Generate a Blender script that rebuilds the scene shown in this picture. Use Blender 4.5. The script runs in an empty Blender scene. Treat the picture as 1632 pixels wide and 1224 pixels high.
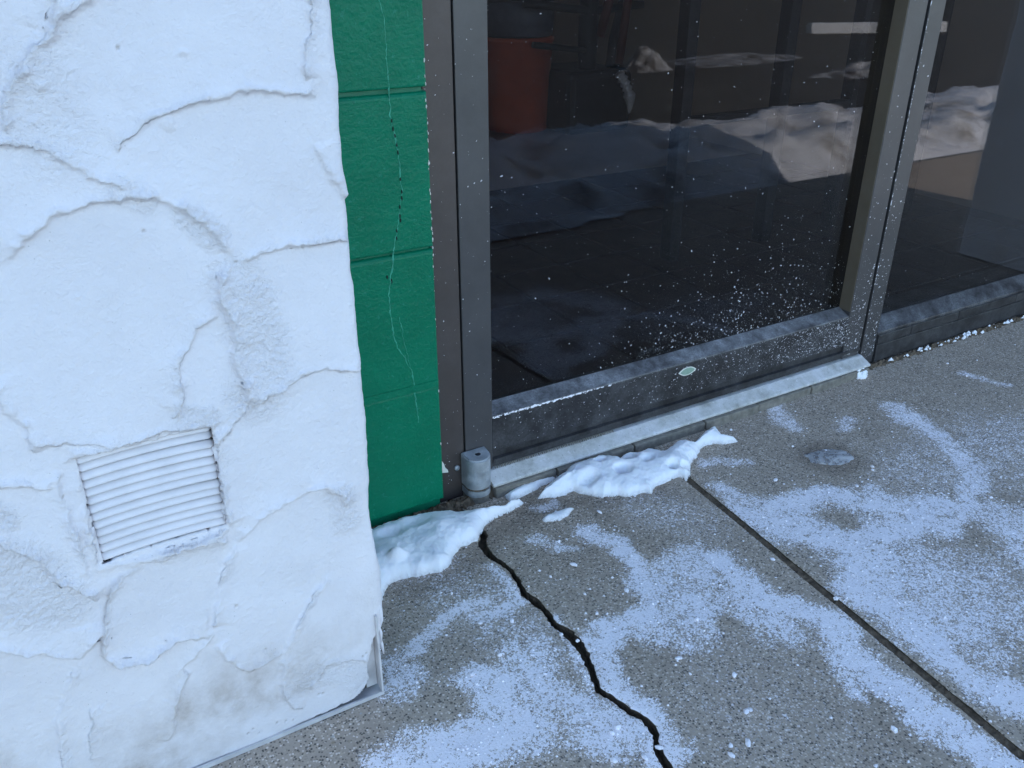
import bpy, bmesh, math, random
import numpy as np
from mathutils import Vector, Matrix

random.seed(7)
rng = np.random.default_rng(11)
R = math.radians
sc = bpy.context.scene
C = sc.collection

# ------------------------------------------------------------------ camera
cam_data = bpy.data.cameras.new('camera')
cam = bpy.data.objects.new('camera', cam_data)
C.objects.link(cam)
cam.location = (0, 0, 0.77)
cam.rotation_euler = (R(90 - 26.7), 0, R(-30.4))
cam_data.sensor_width = 36.0
cam_data.lens = 36.0 * 1370.0 / 1632.0
cam_data.clip_start = 0.02
cam_data.clip_end = 1500
sc.camera = cam

# ------------------------------------------------------------------ sky, sun, exposure
SUN_EL, SUN_AZ = R(25), R(82)          # the sun stands behind the building (+Y, a little +X)
w = bpy.data.worlds.new('World')
sc.world = w
w.use_nodes = True
nt = w.node_tree
sky = nt.nodes.new('ShaderNodeTexSky')
sky.sky_type = 'NISHITA'
sky.sun_disc = False
sky.sun_elevation = SUN_EL
sky.sun_rotation = R(90) - SUN_AZ
sky.air_density = 1.0
sky.dust_density = 0.4
sky.ozone_density = 1.7
nt.links.new(sky.outputs[0], nt.nodes['Background'].inputs[0])
nt.nodes['Background'].inputs[1].default_value = 0.12
sd = bpy.data.lights.new('sun', 'SUN')
sd.energy = 2.2
sd.angle = R(0.53)
sd.color = (1.0, 0.95, 0.90)
sun = bpy.data.objects.new('sun', sd)
C.objects.link(sun)
sun_dir = Vector((math.cos(SUN_EL) * math.cos(SUN_AZ), math.cos(SUN_EL) * math.sin(SUN_AZ), math.sin(SUN_EL)))
sun.rotation_euler = sun_dir.to_track_quat('Z', 'Y').to_euler()
sun.location = (6, 4, 8)
sc.render.engine = 'CYCLES'
sc.cycles.max_bounces = 8
sc.cycles.diffuse_bounces = 4
sc.cycles.glossy_bounces = 4
sc.cycles.transparent_max_bounces = 12
sc.cycles.use_adaptive_sampling = True
sc.cycles.adaptive_threshold = 0.02
vs = sc.view_settings
vs.view_transform = 'Standard'
vs.look = 'None'
vs.gamma = 1
vs.use_curve_mapping = False
vs.exposure = 2.05

# ------------------------------------------------------------------ node helpers
def new_mat(name):
    m = bpy.data.materials.new(name)
    m.use_nodes = True
    n = m.node_tree
    for x in list(n.nodes):
        n.nodes.remove(x)
    out = n.nodes.new('ShaderNodeOutputMaterial')
    return m, n, out

def nd(n, t, **kw):
    x = n.nodes.new(t)
    for k, v in kw.items():
        if isinstance(k, str) and hasattr(x, k) and k not in ('inputs',):
            setattr(x, k, v)
    return x

def lk(n, a, b):
    n.links.new(a, b)

def bsdf(n, out, base=(.5, .5, .5), rough=.6, metal=0., spec=.5):
    b = n.nodes.new('ShaderNodeBsdfPrincipled')
    b.inputs['Base Color'].default_value = (*base, 1)
    b.inputs['Roughness'].default_value = rough
    b.inputs['Metallic'].default_value = metal
    b.inputs['Specular IOR Level'].default_value = spec
    n.links.new(b.outputs[0], out.inputs[0])
    return b

def coords(n):
    g = n.nodes.new('ShaderNodeNewGeometry')
    return g.outputs['Position']

def noise(n, vec, scale, detail=4., rough=.55, dist=0.):
    t = n.nodes.new('ShaderNodeTexNoise')
    t.inputs['Scale'].default_value = scale
    t.inputs['Detail'].default_value = detail
    t.inputs['Roughness'].default_value = rough
    t.inputs['Distortion'].default_value = dist
    n.links.new(vec, t.inputs['Vector'])
    return t

def ramp(n, fac, stops):
    r = n.nodes.new('ShaderNodeValToRGB')
    e = r.color_ramp.elements
    while len(e) < len(stops):
        e.new(.5)
    for i, (p, c) in enumerate(stops):
        e[i].position = p
        if not isinstance(c, tuple):
            c = (c, c, c)
        e[i].color = (*c, 1)
    n.links.new(fac, r.inputs[0])
    return r.outputs[0]

def mix(n, fac, a, b, mode='MIX'):
    m = n.nodes.new('ShaderNodeMix')
    m.data_type = 'RGBA'
    m.blend_type = mode
    for s, v in ((0, fac), (6, a), (7, b)):
        if hasattr(v, 'is_linked') or hasattr(v, 'node'):
            n.links.new(v, m.inputs[s])
        elif isinstance(v, tuple):
            m.inputs[s].default_value = (*v, 1)
        else:
            m.inputs[s].default_value = v
    return m.outputs[2]

def mth(n, op, a, b=0.0, clamp=False):
    m = n.nodes.new('ShaderNodeMath')
    m.operation = op
    m.use_clamp = clamp
    for i, v in enumerate((a, b)):
        if hasattr(v, 'node'):
            n.links.new(v, m.inputs[i])
        else:
            m.inputs[i].default_value = v
    return m.outputs[0]

def bump(n, b, height, strength=.3, dist=.001, prev=None):
    k = n.nodes.new('ShaderNodeBump')
    k.inputs['Strength'].default_value = strength
    k.inputs['Distance'].default_value = dist
    n.links.new(height, k.inputs['Height'])
    if prev is not None:
        n.links.new(prev, k.inputs['Normal'])
    n.links.new(k.outputs[0], b.inputs['Normal'])
    return k.outputs[0]

def attr(n, name):
    a = n.nodes.new('ShaderNodeAttribute')
    a.attribute_name = name
    return a.outputs['Fac']

M = {}

def simple(name, base, rough=.6, metal=0., spec=.5, var=.12, vscale=30., bscale=0., bstr=.2, bdist=.001):
    m, n, out = new_mat(name)
    b = bsdf(n, out, base, rough, metal, spec)
    p = coords(n)
    t = noise(n, p, vscale, 5.)
    lo = tuple(max(0, c * (1 - var)) for c in base)
    hi = tuple(min(1, c * (1 + var)) for c in base)
    lk(n, ramp(n, t.outputs[0], [(.3, lo), (.7, hi)]), b.inputs['Base Color'])
    if bscale:
        t2 = noise(n, p, bscale, 3.)
        bump(n, b, t2.outputs[0], bstr, bdist)
    M[name] = m
    return m

# ---- white painted stucco
def mat_stucco():
    m, n, out = new_mat('white_stucco')
    b = bsdf(n, out, (.76, .75, .72), .75, 0, .3)
    p = coords(n)
    big = noise(n, p, 9., 6., .6)
    base = ramp(n, big.outputs[0], [(.3, (.74, .695, .71)), (.7, (.80, .755, .77))])
    dirt = attr(n, 'dirt')  # grime and stains, plus shade lines painted along the ridge lips
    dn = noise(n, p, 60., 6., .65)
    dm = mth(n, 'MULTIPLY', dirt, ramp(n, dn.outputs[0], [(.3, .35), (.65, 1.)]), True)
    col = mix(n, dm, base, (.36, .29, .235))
    # small soot specks in the pores
    v = n.nodes.new('ShaderNodeTexVoronoi')
    v.inputs['Scale'].default_value = 210.
    lk(n, p, v.inputs['Vector'])
    pm = noise(n, p, 30., 3.)
    sp = mth(n, 'MULTIPLY', ramp(n, v.outputs['Distance'], [(.06, 1.), (.14, 0.)]), ramp(n, pm.outputs[0], [(.58, 0.), (.68, .5)]))
    col = mix(n, sp, col, (.18, .16, .14))
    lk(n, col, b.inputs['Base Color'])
    f1 = noise(n, p, 420., 3., .6)
    rg = attr(n, 'rough')
    k1 = mth(n, 'MULTIPLY', f1.outputs[0], mth(n, 'ADD', .7, mth(n, 'MULTIPLY', rg, 1.6)))
    b1 = bump(n, b, k1, .75, .0013)
    f2 = noise(n, p, 150., 5., .65, .6)
    k2 = mth(n, 'MULTIPLY', f2.outputs[0], mth(n, 'ADD', .7, mth(n, 'MULTIPLY', rg, 1.2)))
    bump(n, b, k2, .5, .0026, b1)
    M['stucco'] = m
mat_stucco()

# ---- green masonry paint
def mat_green():
    m, n, out = new_mat('green_masonry_paint')
    b = bsdf(n, out, (.002, .16, .085), .38, 0, .22)
    p = coords(n)
    t = noise(n, p, 14., 5.)
    col = ramp(n, t.outputs[0], [(.3, (.0, .145, .072)), (.7, (.0, .175, .088))])
    t3 = noise(n, p, 160., 3., .6)
    col = mix(n, ramp(n, t3.outputs[0], [(.64, 0.), (.72, .30)]), col, (.05, .30, .22))
    lk(n, col, b.inputs['Base Color'])
    f1 = noise(n, p, 260., 3., .55)
    b1 = bump(n, b, f1.outputs[0], .55, .0016)
    f2 = noise(n, p, 100., 3., .55)
    bump(n, b, f2.outputs[0], .5, .003, b1)
    M['green'] = m
mat_green()

# ---- concrete with exposed sand and dry white salt
def mat_concrete(name='salted_concrete', salt=True):
    m, n, out = new_mat(name)
    b = bsdf(n, out, (.24, .22, .19), .85, 0, .25)
    p = coords(n)
    big = noise(n, p, 4., 6., .6)
    cem = ramp(n, big.outputs[0], [(.3, (.385, .305, .238)), (.7, (.47, .378, .300))])
    v = n.nodes.new('ShaderNodeTexVoronoi')
    v.inputs['Scale'].default_value = 370.
    lk(n, p, v.inputs['Vector'])
    sep = n.nodes.new('ShaderNodeSeparateColor')
    lk(n, v.outputs['Color'], sep.inputs[0])
    stone = ramp(n, sep.outputs[0], [(0., (.035, .032, .032)), (.20, (.09, .078, .066)), (.32, (.27, .21, .16)), (.55, (.42, .335, .26)), (.72, (.56, .44, .33)), (.88, (.78, .67, .58))])
    edge = ramp(n, v.outputs['Distance'], [(.35, 1.), (.62, 0.)])
    pick = mth(n, 'GREATER_THAN', sep.outputs[1], .12)
    col = mix(n, mth(n, 'MULTIPLY', mth(n, 'MULTIPLY', edge, pick), .85), cem, stone)
    v2 = n.nodes.new('ShaderNodeTexVoronoi')
    v2.inputs['Scale'].default_value = 130.
    lk(n, p, v2.inputs['Vector'])
    sep2 = n.nodes.new('ShaderNodeSeparateColor')
    lk(n, v2.outputs['Color'], sep2.inputs[0])
    stone2 = ramp(n, sep2.outputs[0], [(0., (.05, .045, .045)), (.4, (.16, .13, .10)), (.7, (.34, .26, .17)), (1., (.45, .43, .40))])
    e2 = mth(n, 'MULTIPLY', ramp(n, v2.outputs['Distance'], [(.18, 1.), (.34, 0.)]), mth(n, 'GREATER_THAN', sep2.outputs[1], .90))
    col = mix(n, mth(n, 'MULTIPLY', e2, .8), col, stone2)
    hgt = noise(n, p, 330., 3., .6)
    if salt:
        s = attr(n, 'salt')
        g2 = noise(n, p, 75., 5., .72)
        g3 = noise(n, p, 22., 4., .65)
        se = mth(n, 'MULTIPLY', s, ramp(n, g2.outputs[0], [(.30, .30), (.58, 1.40)]))
        se = mth(n, 'MULTIPLY', se, ramp(n, g3.outputs[0], [(.30, .60), (.55, 1.15)]))
        g4 = noise(n, p, 230., 3., .7)
        se = mth(n, 'MULTIPLY', se, ramp(n, g4.outputs[0], [(.34, .45), (.52, 1.05)]))
        se = mth(n, 'MINIMUM', se, .90)
        cov = []
        for vsc in (820., 380.):
            vv = n.nodes.new('ShaderNodeTexVoronoi')
            vv.inputs['Scale'].default_value = vsc
            lk(n, p, vv.inputs['Vector'])
            sv = n.nodes.new('ShaderNodeSeparateColor')
            lk(n, vv.outputs['Color'], sv.inputs[0])
            cov.append(mth(n, 'MULTIPLY', mth(n, 'ADD', mth(n, 'SUBTRACT', se, sv.outputs[0]), .02), 7., True))
        cover = mth(n, 'MAXIMUM', mth(n, 'MULTIPLY', cov[0], .97), mth(n, 'MULTIPLY', cov[1], .93))
        cover = mth(n, 'MULTIPLY', cover, mth(n, 'GREATER_THAN', s, .015))
        film = mth(n, 'MULTIPLY', se, .34, True)
        col = mix(n, film, col, (.88, .81, .83))
        col = mix(n, mth(n, 'MULTIPLY', cover, 1.), col, (.97, .90, .915))
        damp = attr(n, 'damp')
        col = mix(n, mth(n, 'MULTIPLY', damp, .55), col, mix(n, 1., col, (.45, .42, .40), 'MULTIPLY'))
        hg = hgt.outputs[0]
    else:
        hg = hgt.outputs[0]
    lk(n, col, b.inputs['Base Color'])
    bump(n, b, hg, .75, .0014)
    M[name] = m
mat_concrete()
mat_concrete('plain_concrete', False)

# ---- dark bronze aluminium, with dried salt film
def mat_bronze(name, base, film=.0, rough=.38, metal=.55, filmscale=26.):
    m, n, out = new_mat(name)
    b = bsdf(n, out, base, rough, metal, .5)
    p = coords(n)
    t = noise(n, p, 7., 5.)
    col = ramp(n, t.outputs[0], [(.3, tuple(c * .88 for c in base)), (.7, tuple(c * 1.12 for c in base))])
    f = noise(n, p, filmscale, 8., .72)
    fm = mth(n, 'MULTIPLY', ramp(n, f.outputs[0], [(.38, 0.), (.72, 1.)]), film)
    f2 = noise(n, p, 380., 3., .7)
    fm = mth(n, 'MULTIPLY', fm, ramp(n, f2.outputs[0], [(.35, .35), (.6, 1.)]), True)
    lk(n, mix(n, fm, col, (.62, .63, .66)), b.inputs['Base Color'])
    lk(n, mth(n, 'MULTIPLY', mth(n, 'SUBTRACT', 1., fm), metal), b.inputs['Metallic'])
    lk(n, mth(n, 'ADD', rough, mth(n, 'MULTIPLY', fm, .4)), b.inputs['Roughness'])
    f3 = noise(n, p, 600., 2.)
    bump(n, b, f3.outputs[0], .08, .0005)
    M[name] = m
mat_bronze('bronze', (.070, .064, .064), .08, .42)
mat_bronze('bronze_brown', (.088, .070, .064), .03, .48)
mat_bronze('bronze_light', (.088, .082, .083), .03, .42)
mat_bronze('bronze_rail', (.040, .036, .037), .15, .42)
mat_bronze('bronze_ledge', (.10, .092, .094), .62, .45)
mat_bronze('bronze_sill', (.036, .032, .034), .36, .45, .5, 18.)
mat_bronze('bronze_beige', (.17, .135, .095), .05, .45)
def mat_threshold():
    m, n, out = new_mat('threshold_metal')
    b = bsdf(n, out, (.6, .57, .53), .55, .1, .4)
    p = coords(n)
    t = noise(n, p, 24., 8., .72)
    col = ramp(n, t.outputs[0], [(.28, (.34, .31, .27)), (.46, (.58, .55, .51)), (.66, (.76, .72, .71))])
    sp = noise(n, p, 260., 4., .75)
    col = mix(n, ramp(n, sp.outputs[0], [(.60, 0.), (.72, .8)]), col, (.17, .14, .11))
    sp2 = noise(n, p, 95., 4., .7)
    col = mix(n, ramp(n, sp2.outputs[0], [(.60, 0.), (.68, .7)]), col, (.88, .83, .85))
    lk(n, col, b.inputs['Base Color'])
    bump(n, b, sp.outputs[0], .4, .001)
    M['threshold_metal'] = m
mat_threshold()
mat_bronze('zinc', (.36, .38, .40), .75, .5, .75, 60.)
simple('black_rubber', (.012, .012, .014), .6)
simple('brown_dirt', (.135, .095, .062), .95, var=.5, vscale=120, bscale=260, bstr=.8, bdist=.003)
simple('crack_earth', (.085, .060, .040), .95, var=.5, vscale=120, bscale=260, bstr=.8, bdist=.003)
simple('dark_core', (.03, .025, .02), .9)
simple('grey_stone', (.20, .175, .145), .85, var=.3, vscale=90, bscale=220, bstr=.7, bdist=.002)
simple('trim_metal', (.62, .585, .58), .5, .2, var=.2, vscale=40)
simple('slat_paint', (.75, .705, .72), .6, var=.06, vscale=60, bscale=200, bstr=.25, bdist=.0006)
simple('mortar_green', (.0, .15, .075), .42, bscale=200, bstr=.4, bdist=.001)
simple('pale_green_line', (.03, .30, .19), .5, var=.3, vscale=150)
simple('hole_black', (.006, .008, .008), .9)
simple('chip_white', (.72, .70, .62), .7)
simple('salt_white', (.88, .83, .86), .55, var=.05)
simple('badge_green', (.30, .42, .33), .35, .3, var=.1, vscale=200)
simple('asphalt', (.05, .043, .038), .9, var=.35, vscale=3., bscale=60, bstr=.6, bdist=.004)
simple('tile_red', (.055, .032, .026), .55, var=.35, vscale=14.)
simple('grout', (.16, .14, .12), .9)
simple('vinyl', (.50, .40, .29), .5, var=.12, vscale=3.)
simple('room_wall', (.45, .38, .30), .8, var=.05, vscale=2.)
simple('room_ceiling', (.6, .58, .55), .8, var=.03)
simple('facade_paint', (.55, .53, .50), .8, var=.05, vscale=2.)
simple('orange_plastic', (.62, .10, .03), .45, var=.1, vscale=12.)
simple('grey_plastic', (.13, .15, .20), .5)
simple('dark_steel', (.02, .021, .025), .5, .3)
simple('red_steel', (.16, .03, .02), .5, .2)
simple('foil', (.85, .86, .88), .35, .25)
simple('wheelstop_paint', (.55, .55, .56), .8)

def mat_snow():
    m, n, out = new_mat('snow')
    b = bsdf(n, out, (.88, .86, .88), .65, 0, .3)
    b.inputs['Subsurface Weight'].default_value = .18
    b.inputs['Subsurface Radius'].default_value = (.012, .016, .022)
    b.inputs['Subsurface Scale'].default_value = .6
    p = coords(n)
    th_ = attr(n, 'thin')
    gr = noise(n, p, 240., 4., .7)
    lk(n, mix(n, mth(n, 'MULTIPLY', th_, ramp(n, gr.outputs[0], [(.35, .2), (.62, .75)])), (.95, .925, .94), (.56, .53, .53)), b.inputs['Base Color'])
    f = noise(n, p, 480., 3., .7)
    b1 = bump(n, b, f.outputs[0], .65, .0013)
    f2 = noise(n, p, 80., 3.)
    bump(n, b, f2.outputs[0], .22, .003, b1)
    M['snow'] = m
    m, n, out = new_mat('bank_snow')
    b = bsdf(n, out, (.82, .82, .82), .7, 0, .3)
    p = coords(n)
    t = noise(n, p, 3.5, 6., .65)
    lk(n, ramp(n, t.outputs[0], [(.36, (.38, .35, .32)), (.52, (.80, .79, .80))]), b.inputs['Base Color'])
    f = noise(n, p, 25., 5., .65)
    bump(n, b, f.outputs[0], .8, .03)
    M['bank_snow'] = m
    m, n, out = new_mat('lot_snow')
    b = bsdf(n, out, (.4, .4, .4), .8, 0, .3)
    p = coords(n)
    t = noise(n, p, 6., 7., .7)
    lk(n, ramp(n, t.outputs[0], [(.40, (.07, .06, .055)), (.60, (.46, .45, .45))]), b.inputs['Base Color'])
    M['lot_snow'] = m
    m, n, out = new_mat('ice')
    b = bsdf(n, out, (.78, .76, .78), .30, 0, .5)
    b.inputs['Transmission Weight'].default_value = .62
    b.inputs['IOR'].default_value = 1.31
    p = coords(n)
    f = noise(n, p, 90., 5., .6)
    lk(n, ramp(n, f.outputs[0], [(.35, .12), (.65, .5)]), b.inputs['Roughness'])
    lk(n, ramp(n, f.outputs[0], [(.35, .85), (.65, .40)]), b.inputs['Transmission Weight'])
    bump(n, b, f.outputs[0], .25, .002)
    M['ice'] = m
mat_snow()

def mat_glass():
    m, n, out = new_mat('tinted_glass')
    p = coords(n)
    geo = n.nodes.new('ShaderNodeNewGeometry')
    fr = n.nodes.new('ShaderNodeFresnel')
    ior = mth(n, 'ADD', 1.42, mth(n, 'MULTIPLY', geo.outputs['Backfacing'], 1 / 1.42 - 1.42))
    lk(n, ior, fr.inputs['IOR'])
    tr = n.nodes.new('ShaderNodeBsdfTransparent')
    tr.inputs[0].default_value = (.70, .68, .68, 1)
    gl = n.nodes.new('ShaderNodeBsdfGlossy')
    gl.inputs['Roughness'].default_value = .012
    gl.inputs['Color'].default_value = (.95, .97, 1, 1)
    mx = n.nodes.new('ShaderNodeMixShader')
    lk(n, mth(n, 'MULTIPLY', fr.outputs[0], 1.0, True), mx.inputs[0])
    lk(n, tr.outputs[0], mx.inputs[1])
    lk(n, gl.outputs[0], mx.inputs[2])
    # a thin film of dried wash water
    df = n.nodes.new('ShaderNodeBsdfDiffuse')
    df.inputs[0].default_value = (.6, .62, .66, 1)
    st = noise(n, p, 5., 7., .65)
    mx2 = n.nodes.new('ShaderNodeMixShader')
    lk(n, mth(n, 'MULTIPLY', ramp(n, st.outputs[0], [(.45, 0.), (.8, 1.)]), .004), mx2.inputs[0])
    lk(n, mx.outputs[0], mx2.inputs[1])
    lk(n, df.outputs[0], mx2.inputs[2])
    lk(n, mx2.outputs[0], out.inputs[0])
    M['glass'] = m
mat_glass()

# ------------------------------------------------------------------ mesh helpers
def link(name, me, mat=None, parent=None):
    o = bpy.data.objects.new(name, me)
    C.objects.link(o)
    if mat is not None and me is not None and not me.materials:
        me.materials.append(M[mat])
    if parent is not None:
        o.parent = parent
    return o

def pydata(name, v, f, mat, parent=None, smooth=False):
    me = bpy.data.meshes.new(name)
    me.from_pydata([tuple(map(float, a)) for a in v], [], [tuple(map(int, a)) for a in f])
    me.update()
    if smooth:
        me.polygons.foreach_set('use_smooth', [True] * len(me.polygons))
    return link(name, me, mat, parent)

def npmesh(name, V, F, mat, parent=None, smooth=True, attrs=None):
    """V (n,3), F (m,4) numpy arrays"""
    me = bpy.data.meshes.new(name)
    V = np.ascontiguousarray(V, dtype=np.float32)
    F = np.ascontiguousarray(F, dtype=np.int32)
    k = F.shape[1]
    me.vertices.add(len(V))
    me.vertices.foreach_set('co', V.ravel())
    me.loops.add(F.size)
    me.loops.foreach_set('vertex_index', F.ravel())
    me.polygons.add(len(F))
    me.polygons.foreach_set('loop_start', np.arange(0, F.size, k, dtype=np.int32))
    me.polygons.foreach_set('loop_total', np.full(len(F), k, dtype=np.int32))
    me.update(calc_edges=True)
    me.validate()
    if smooth:
        me.polygons.foreach_set('use_smooth', np.ones(len(me.polygons), dtype=bool))
    for nm, a in (attrs or {}).items():
        at = me.attributes.new(nm, 'FLOAT', 'POINT')
        at.data.foreach_set('value', np.ascontiguousarray(a, dtype=np.float32).ravel())
    me.update()
    return link(name, me, mat, parent)

def bm_box(bm, x0, x1, y0, y1, z0, z1):
    vs_ = [bm.verts.new(p) for p in ((x0, y0, z0), (x1, y0, z0), (x1, y1, z0), (x0, y1, z0), (x0, y0, z1), (x1, y0, z1), (x1, y1, z1), (x0, y1, z1))]
    for f in ((3, 2, 1, 0), (4, 5, 6, 7), (0, 1, 5, 4), (1, 2, 6, 5), (2, 3, 7, 6), (3, 0, 4, 7)):
        bm.faces.new([vs_[i] for i in f])

def box(name, x0, x1, y0, y1, z0, z1, mat, parent=None, bev=0., seg=2):
    bm = bmesh.new()
    bm_box(bm, x0, x1, y0, y1, z0, z1)
    if bev:
        bmesh.ops.bevel(bm, geom=bm.edges[:], offset=bev, segments=seg, affect='EDGES', profile=.5)
    me = bpy.data.meshes.new(name)
    bm.to_mesh(me)
    bm.free()
    return link(name, me, mat, parent)

def profile_x(name, prof, x0, x1, mat, parent=None, bev=0.):
    """extrude a (y,z) polygon along X"""
    bm = bmesh.new()
    a = [bm.verts.new((x0, y, z)) for y, z in prof]
    b = [bm.verts.new((x1, y, z)) for y, z in prof]
    k = len(prof)
    bm.faces.new(a)
    bm.faces.new(b[::-1])
    for i in range(k):
        bm.faces.new((a[i], b[i], b[(i + 1) % k], a[(i + 1) % k]))
    bmesh.ops.recalc_face_normals(bm, faces=bm.faces[:])
    if bev:
        bmesh.ops.bevel(bm, geom=bm.edges[:], offset=bev, segments=2, affect='EDGES')
    me = bpy.data.meshes.new(name)
    bm.to_mesh(me)
    bm.free()
    return link(name, me, mat, parent)

def tube(name, pts, rad, mat, parent=None, seg=10):
    V, F = [], []
    P = [Vector(p) for p in pts]
    rr = rad if isinstance(rad, (list, tuple)) else [rad] * len(P)
    for i, p in enumerate(P):
        t = (P[min(i + 1, len(P) - 1)] - P[max(i - 1, 0)]).normalized()
        u = t.cross(Vector((0.13, 0.21, 1))).normalized()
        v = t.cross(u).normalized()
        for k in range(seg):
            a = 2 * math.pi * k / seg
            V.append(p + (u * math.cos(a) + v * math.sin(a)) * rr[i])
    for i in range(len(P) - 1):
        for k in range(seg):
            F.append((i * seg + k, i * seg + (k + 1) % seg, (i + 1) * seg + (k + 1) % seg, (i + 1) * seg + k))
    F.append(tuple(range(seg))[::-1])
    F.append(tuple(range((len(P) - 1) * seg, len(P) * seg)))
    return pydata(name, V, F, mat, parent, True)

def lathe(name, prof, cx, cy, mat, parent=None, seg=40):
    V, F = [], []
    for r, z in prof:
        for k in range(seg):
            a = 2 * math.pi * k / seg
            V.append((cx + r * math.cos(a), cy + r * math.sin(a), z))
    for i in range(len(prof) - 1):
        for k in range(seg):
            F.append((i * seg + k, i * seg + (k + 1) % seg, (i + 1) * seg + (k + 1) % seg, (i + 1) * seg + k))
    F.append(tuple(range(seg))[::-1])
    F.append(tuple(range((len(prof) - 1) * seg, len(prof) * seg)))
    return pydata(name, V, F, mat, parent, True)

def empty(name, loc=(0, 0, 0)):
    o = bpy.data.objects.new(name, None)
    o.empty_display_size = .05
    C.objects.link(o)
    o.location = loc
    return o

def root(name, label, cat, group=None):
    o = empty(name)
    return tag(o, label, cat, group)

def tag(o, label=None, cat=None, group=None, kind=None):
    if label: o['label'] = label
    if cat: o['category'] = cat
    if group: o['group'] = group
    if kind: o['kind'] = kind
    return o

def ss(a, b, x):
    t = np.clip((x - a) / (b - a), 0, 1)
    return t * t * (3 - 2 * t)

def vnoise(x, y, scale, seed=0, octs=3, gain=.5):
    """value noise in -1..1"""
    out = np.zeros_like(x, dtype=np.float64)
    amp, tot = 1., 0.
    for o in range(octs):
        g = np.random.default_rng(seed * 97 + o).uniform(-1, 1, (256, 256))
        fx, fy = x * scale + 1000.37 + 17 * o, y * scale + 1000.71 + 31 * o
        ix, iy = np.floor(fx).astype(int), np.floor(fy).astype(int)
        tx, ty = fx - ix, fy - iy
        tx, ty = tx * tx * (3 - 2 * tx), ty * ty * (3 - 2 * ty)
        a = g[ix % 256, iy % 256]; b_ = g[(ix + 1) % 256, iy % 256]
        c = g[ix % 256, (iy + 1) % 256]; d = g[(ix + 1) % 256, (iy + 1) % 256]
        out += amp * ((a * (1 - tx) + b_ * tx) * (1 - ty) + (c * (1 - tx) + d * tx) * ty)
        tot += amp
        amp *= gain
        scale *= 2.03
    return out / tot

def polyline_dist(x, y, pts):
    """distance, side sign (+ = left of travel), arclength 0..1 of nearest point, total length"""
    best = np.full(x.shape, 1e9); side = np.zeros(x.shape); arc = np.zeros(x.shape)
    P = np.array(pts, float)
    L = np.hypot(*(P[1:] - P[:-1]).T)
    tot = L.sum(); acc = 0.
    for i in range(len(P) - 1):
        ax, ay = P[i]; dx, dy = P[i + 1] - P[i]
        l2 = dx * dx + dy * dy + 1e-12
        t = np.clip(((x - ax) * dx + (y - ay) * dy) / l2, 0, 1)
        d = np.hypot(x - ax - t * dx, y - ay - t * dy)
        k = d < best
        best = np.where(k, d, best)
        side = np.where(k, np.sign(dx * (y - ay) - dy * (x - ax)), side)
        arc = np.where(k, (acc + t * L[i]) / tot, arc)
        acc += L[i]
    return best, side, arc, tot

def inside_poly(x, y, poly):
    ins = np.zeros(x.shape, bool)
    k = len(poly)
    for i in range(k):
        x1, y1 = poly[i]; x2, y2 = poly[(i + 1) % k]
        c = ((y1 > y) != (y2 > y)) & (x < (x2 - x1) * (y - y1) / (y2 - y1 + 1e-12) + x1)
        ins ^= c
    return ins

def signed_poly(x, y, poly):
    d, _, _, _ = polyline_dist(x, y, list(poly) + [poly[0]])
    return np.where(inside_poly(x, y, poly), d, -d)

def grid_faces(nr, nc):
    i, j = np.meshgrid(np.arange(nr - 1), np.arange(nc - 1), indexing='ij')
    a = (i * nc + j).ravel()
    return np.stack([a, a + 1, a + nc + 1, a + nc], 1)

def compact(V, F, extra):
    used = np.unique(F)
    mp = np.full(len(V), -1); mp[used] = np.arange(len(used))
    return V[used], mp[F], {k: a[used] for k, a in extra.items()}

# ================================================================== SETTING
# asphalt lot to the horizon
lot = pydata('parking_lot', [(-300, -300, -.13), (300, -300, -.13), (300, 300, -.13), (-300, 300, -.13)], [(0, 1, 2, 3)], 'asphalt')
tag(lot, kind='structure')

# ---- pavement: three slabs parted by a crack and a tooled joint
CRACK = [(0.488,0.9142),(0.4769,0.8979),(0.4721,0.8686),(0.4776,0.8473),(0.4802,0.8219),(0.4768,0.7975),(0.4729,0.7744),(0.4777,0.747),(0.4789,0.7225),(0.4749,0.7045),(0.482,0.6832),(0.4819,0.6563),(0.4788,0.6395),(0.47,0.6136),(0.4612,0.5846),(0.4655,0.5634),(0.4713,0.5461),(0.4779,0.5246),(0.4785,0.5021),(0.4664,0.4849),(0.4608,0.4603)]
JOINT = [(0.849, 0.873), (0.799, 0.278)]
def xf(poly, ext):
    P = sorted(poly, key=lambda q: q[1])
    ys = np.array([q[1] for q in P]); xs = np.array([q[0] for q in P])
    return lambda y: np.where(y < ys[0], xs[0] + (y - ys[0]) * ext[0], np.where(y > ys[-1], xs[-1] + (y - ys[-1]) * ext[1], np.interp(y, ys, xs)))
crack_x = xf(CRACK, (0.05, 0.0))
joint_x = xf(JOINT, (0.084, 0.084))

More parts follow.
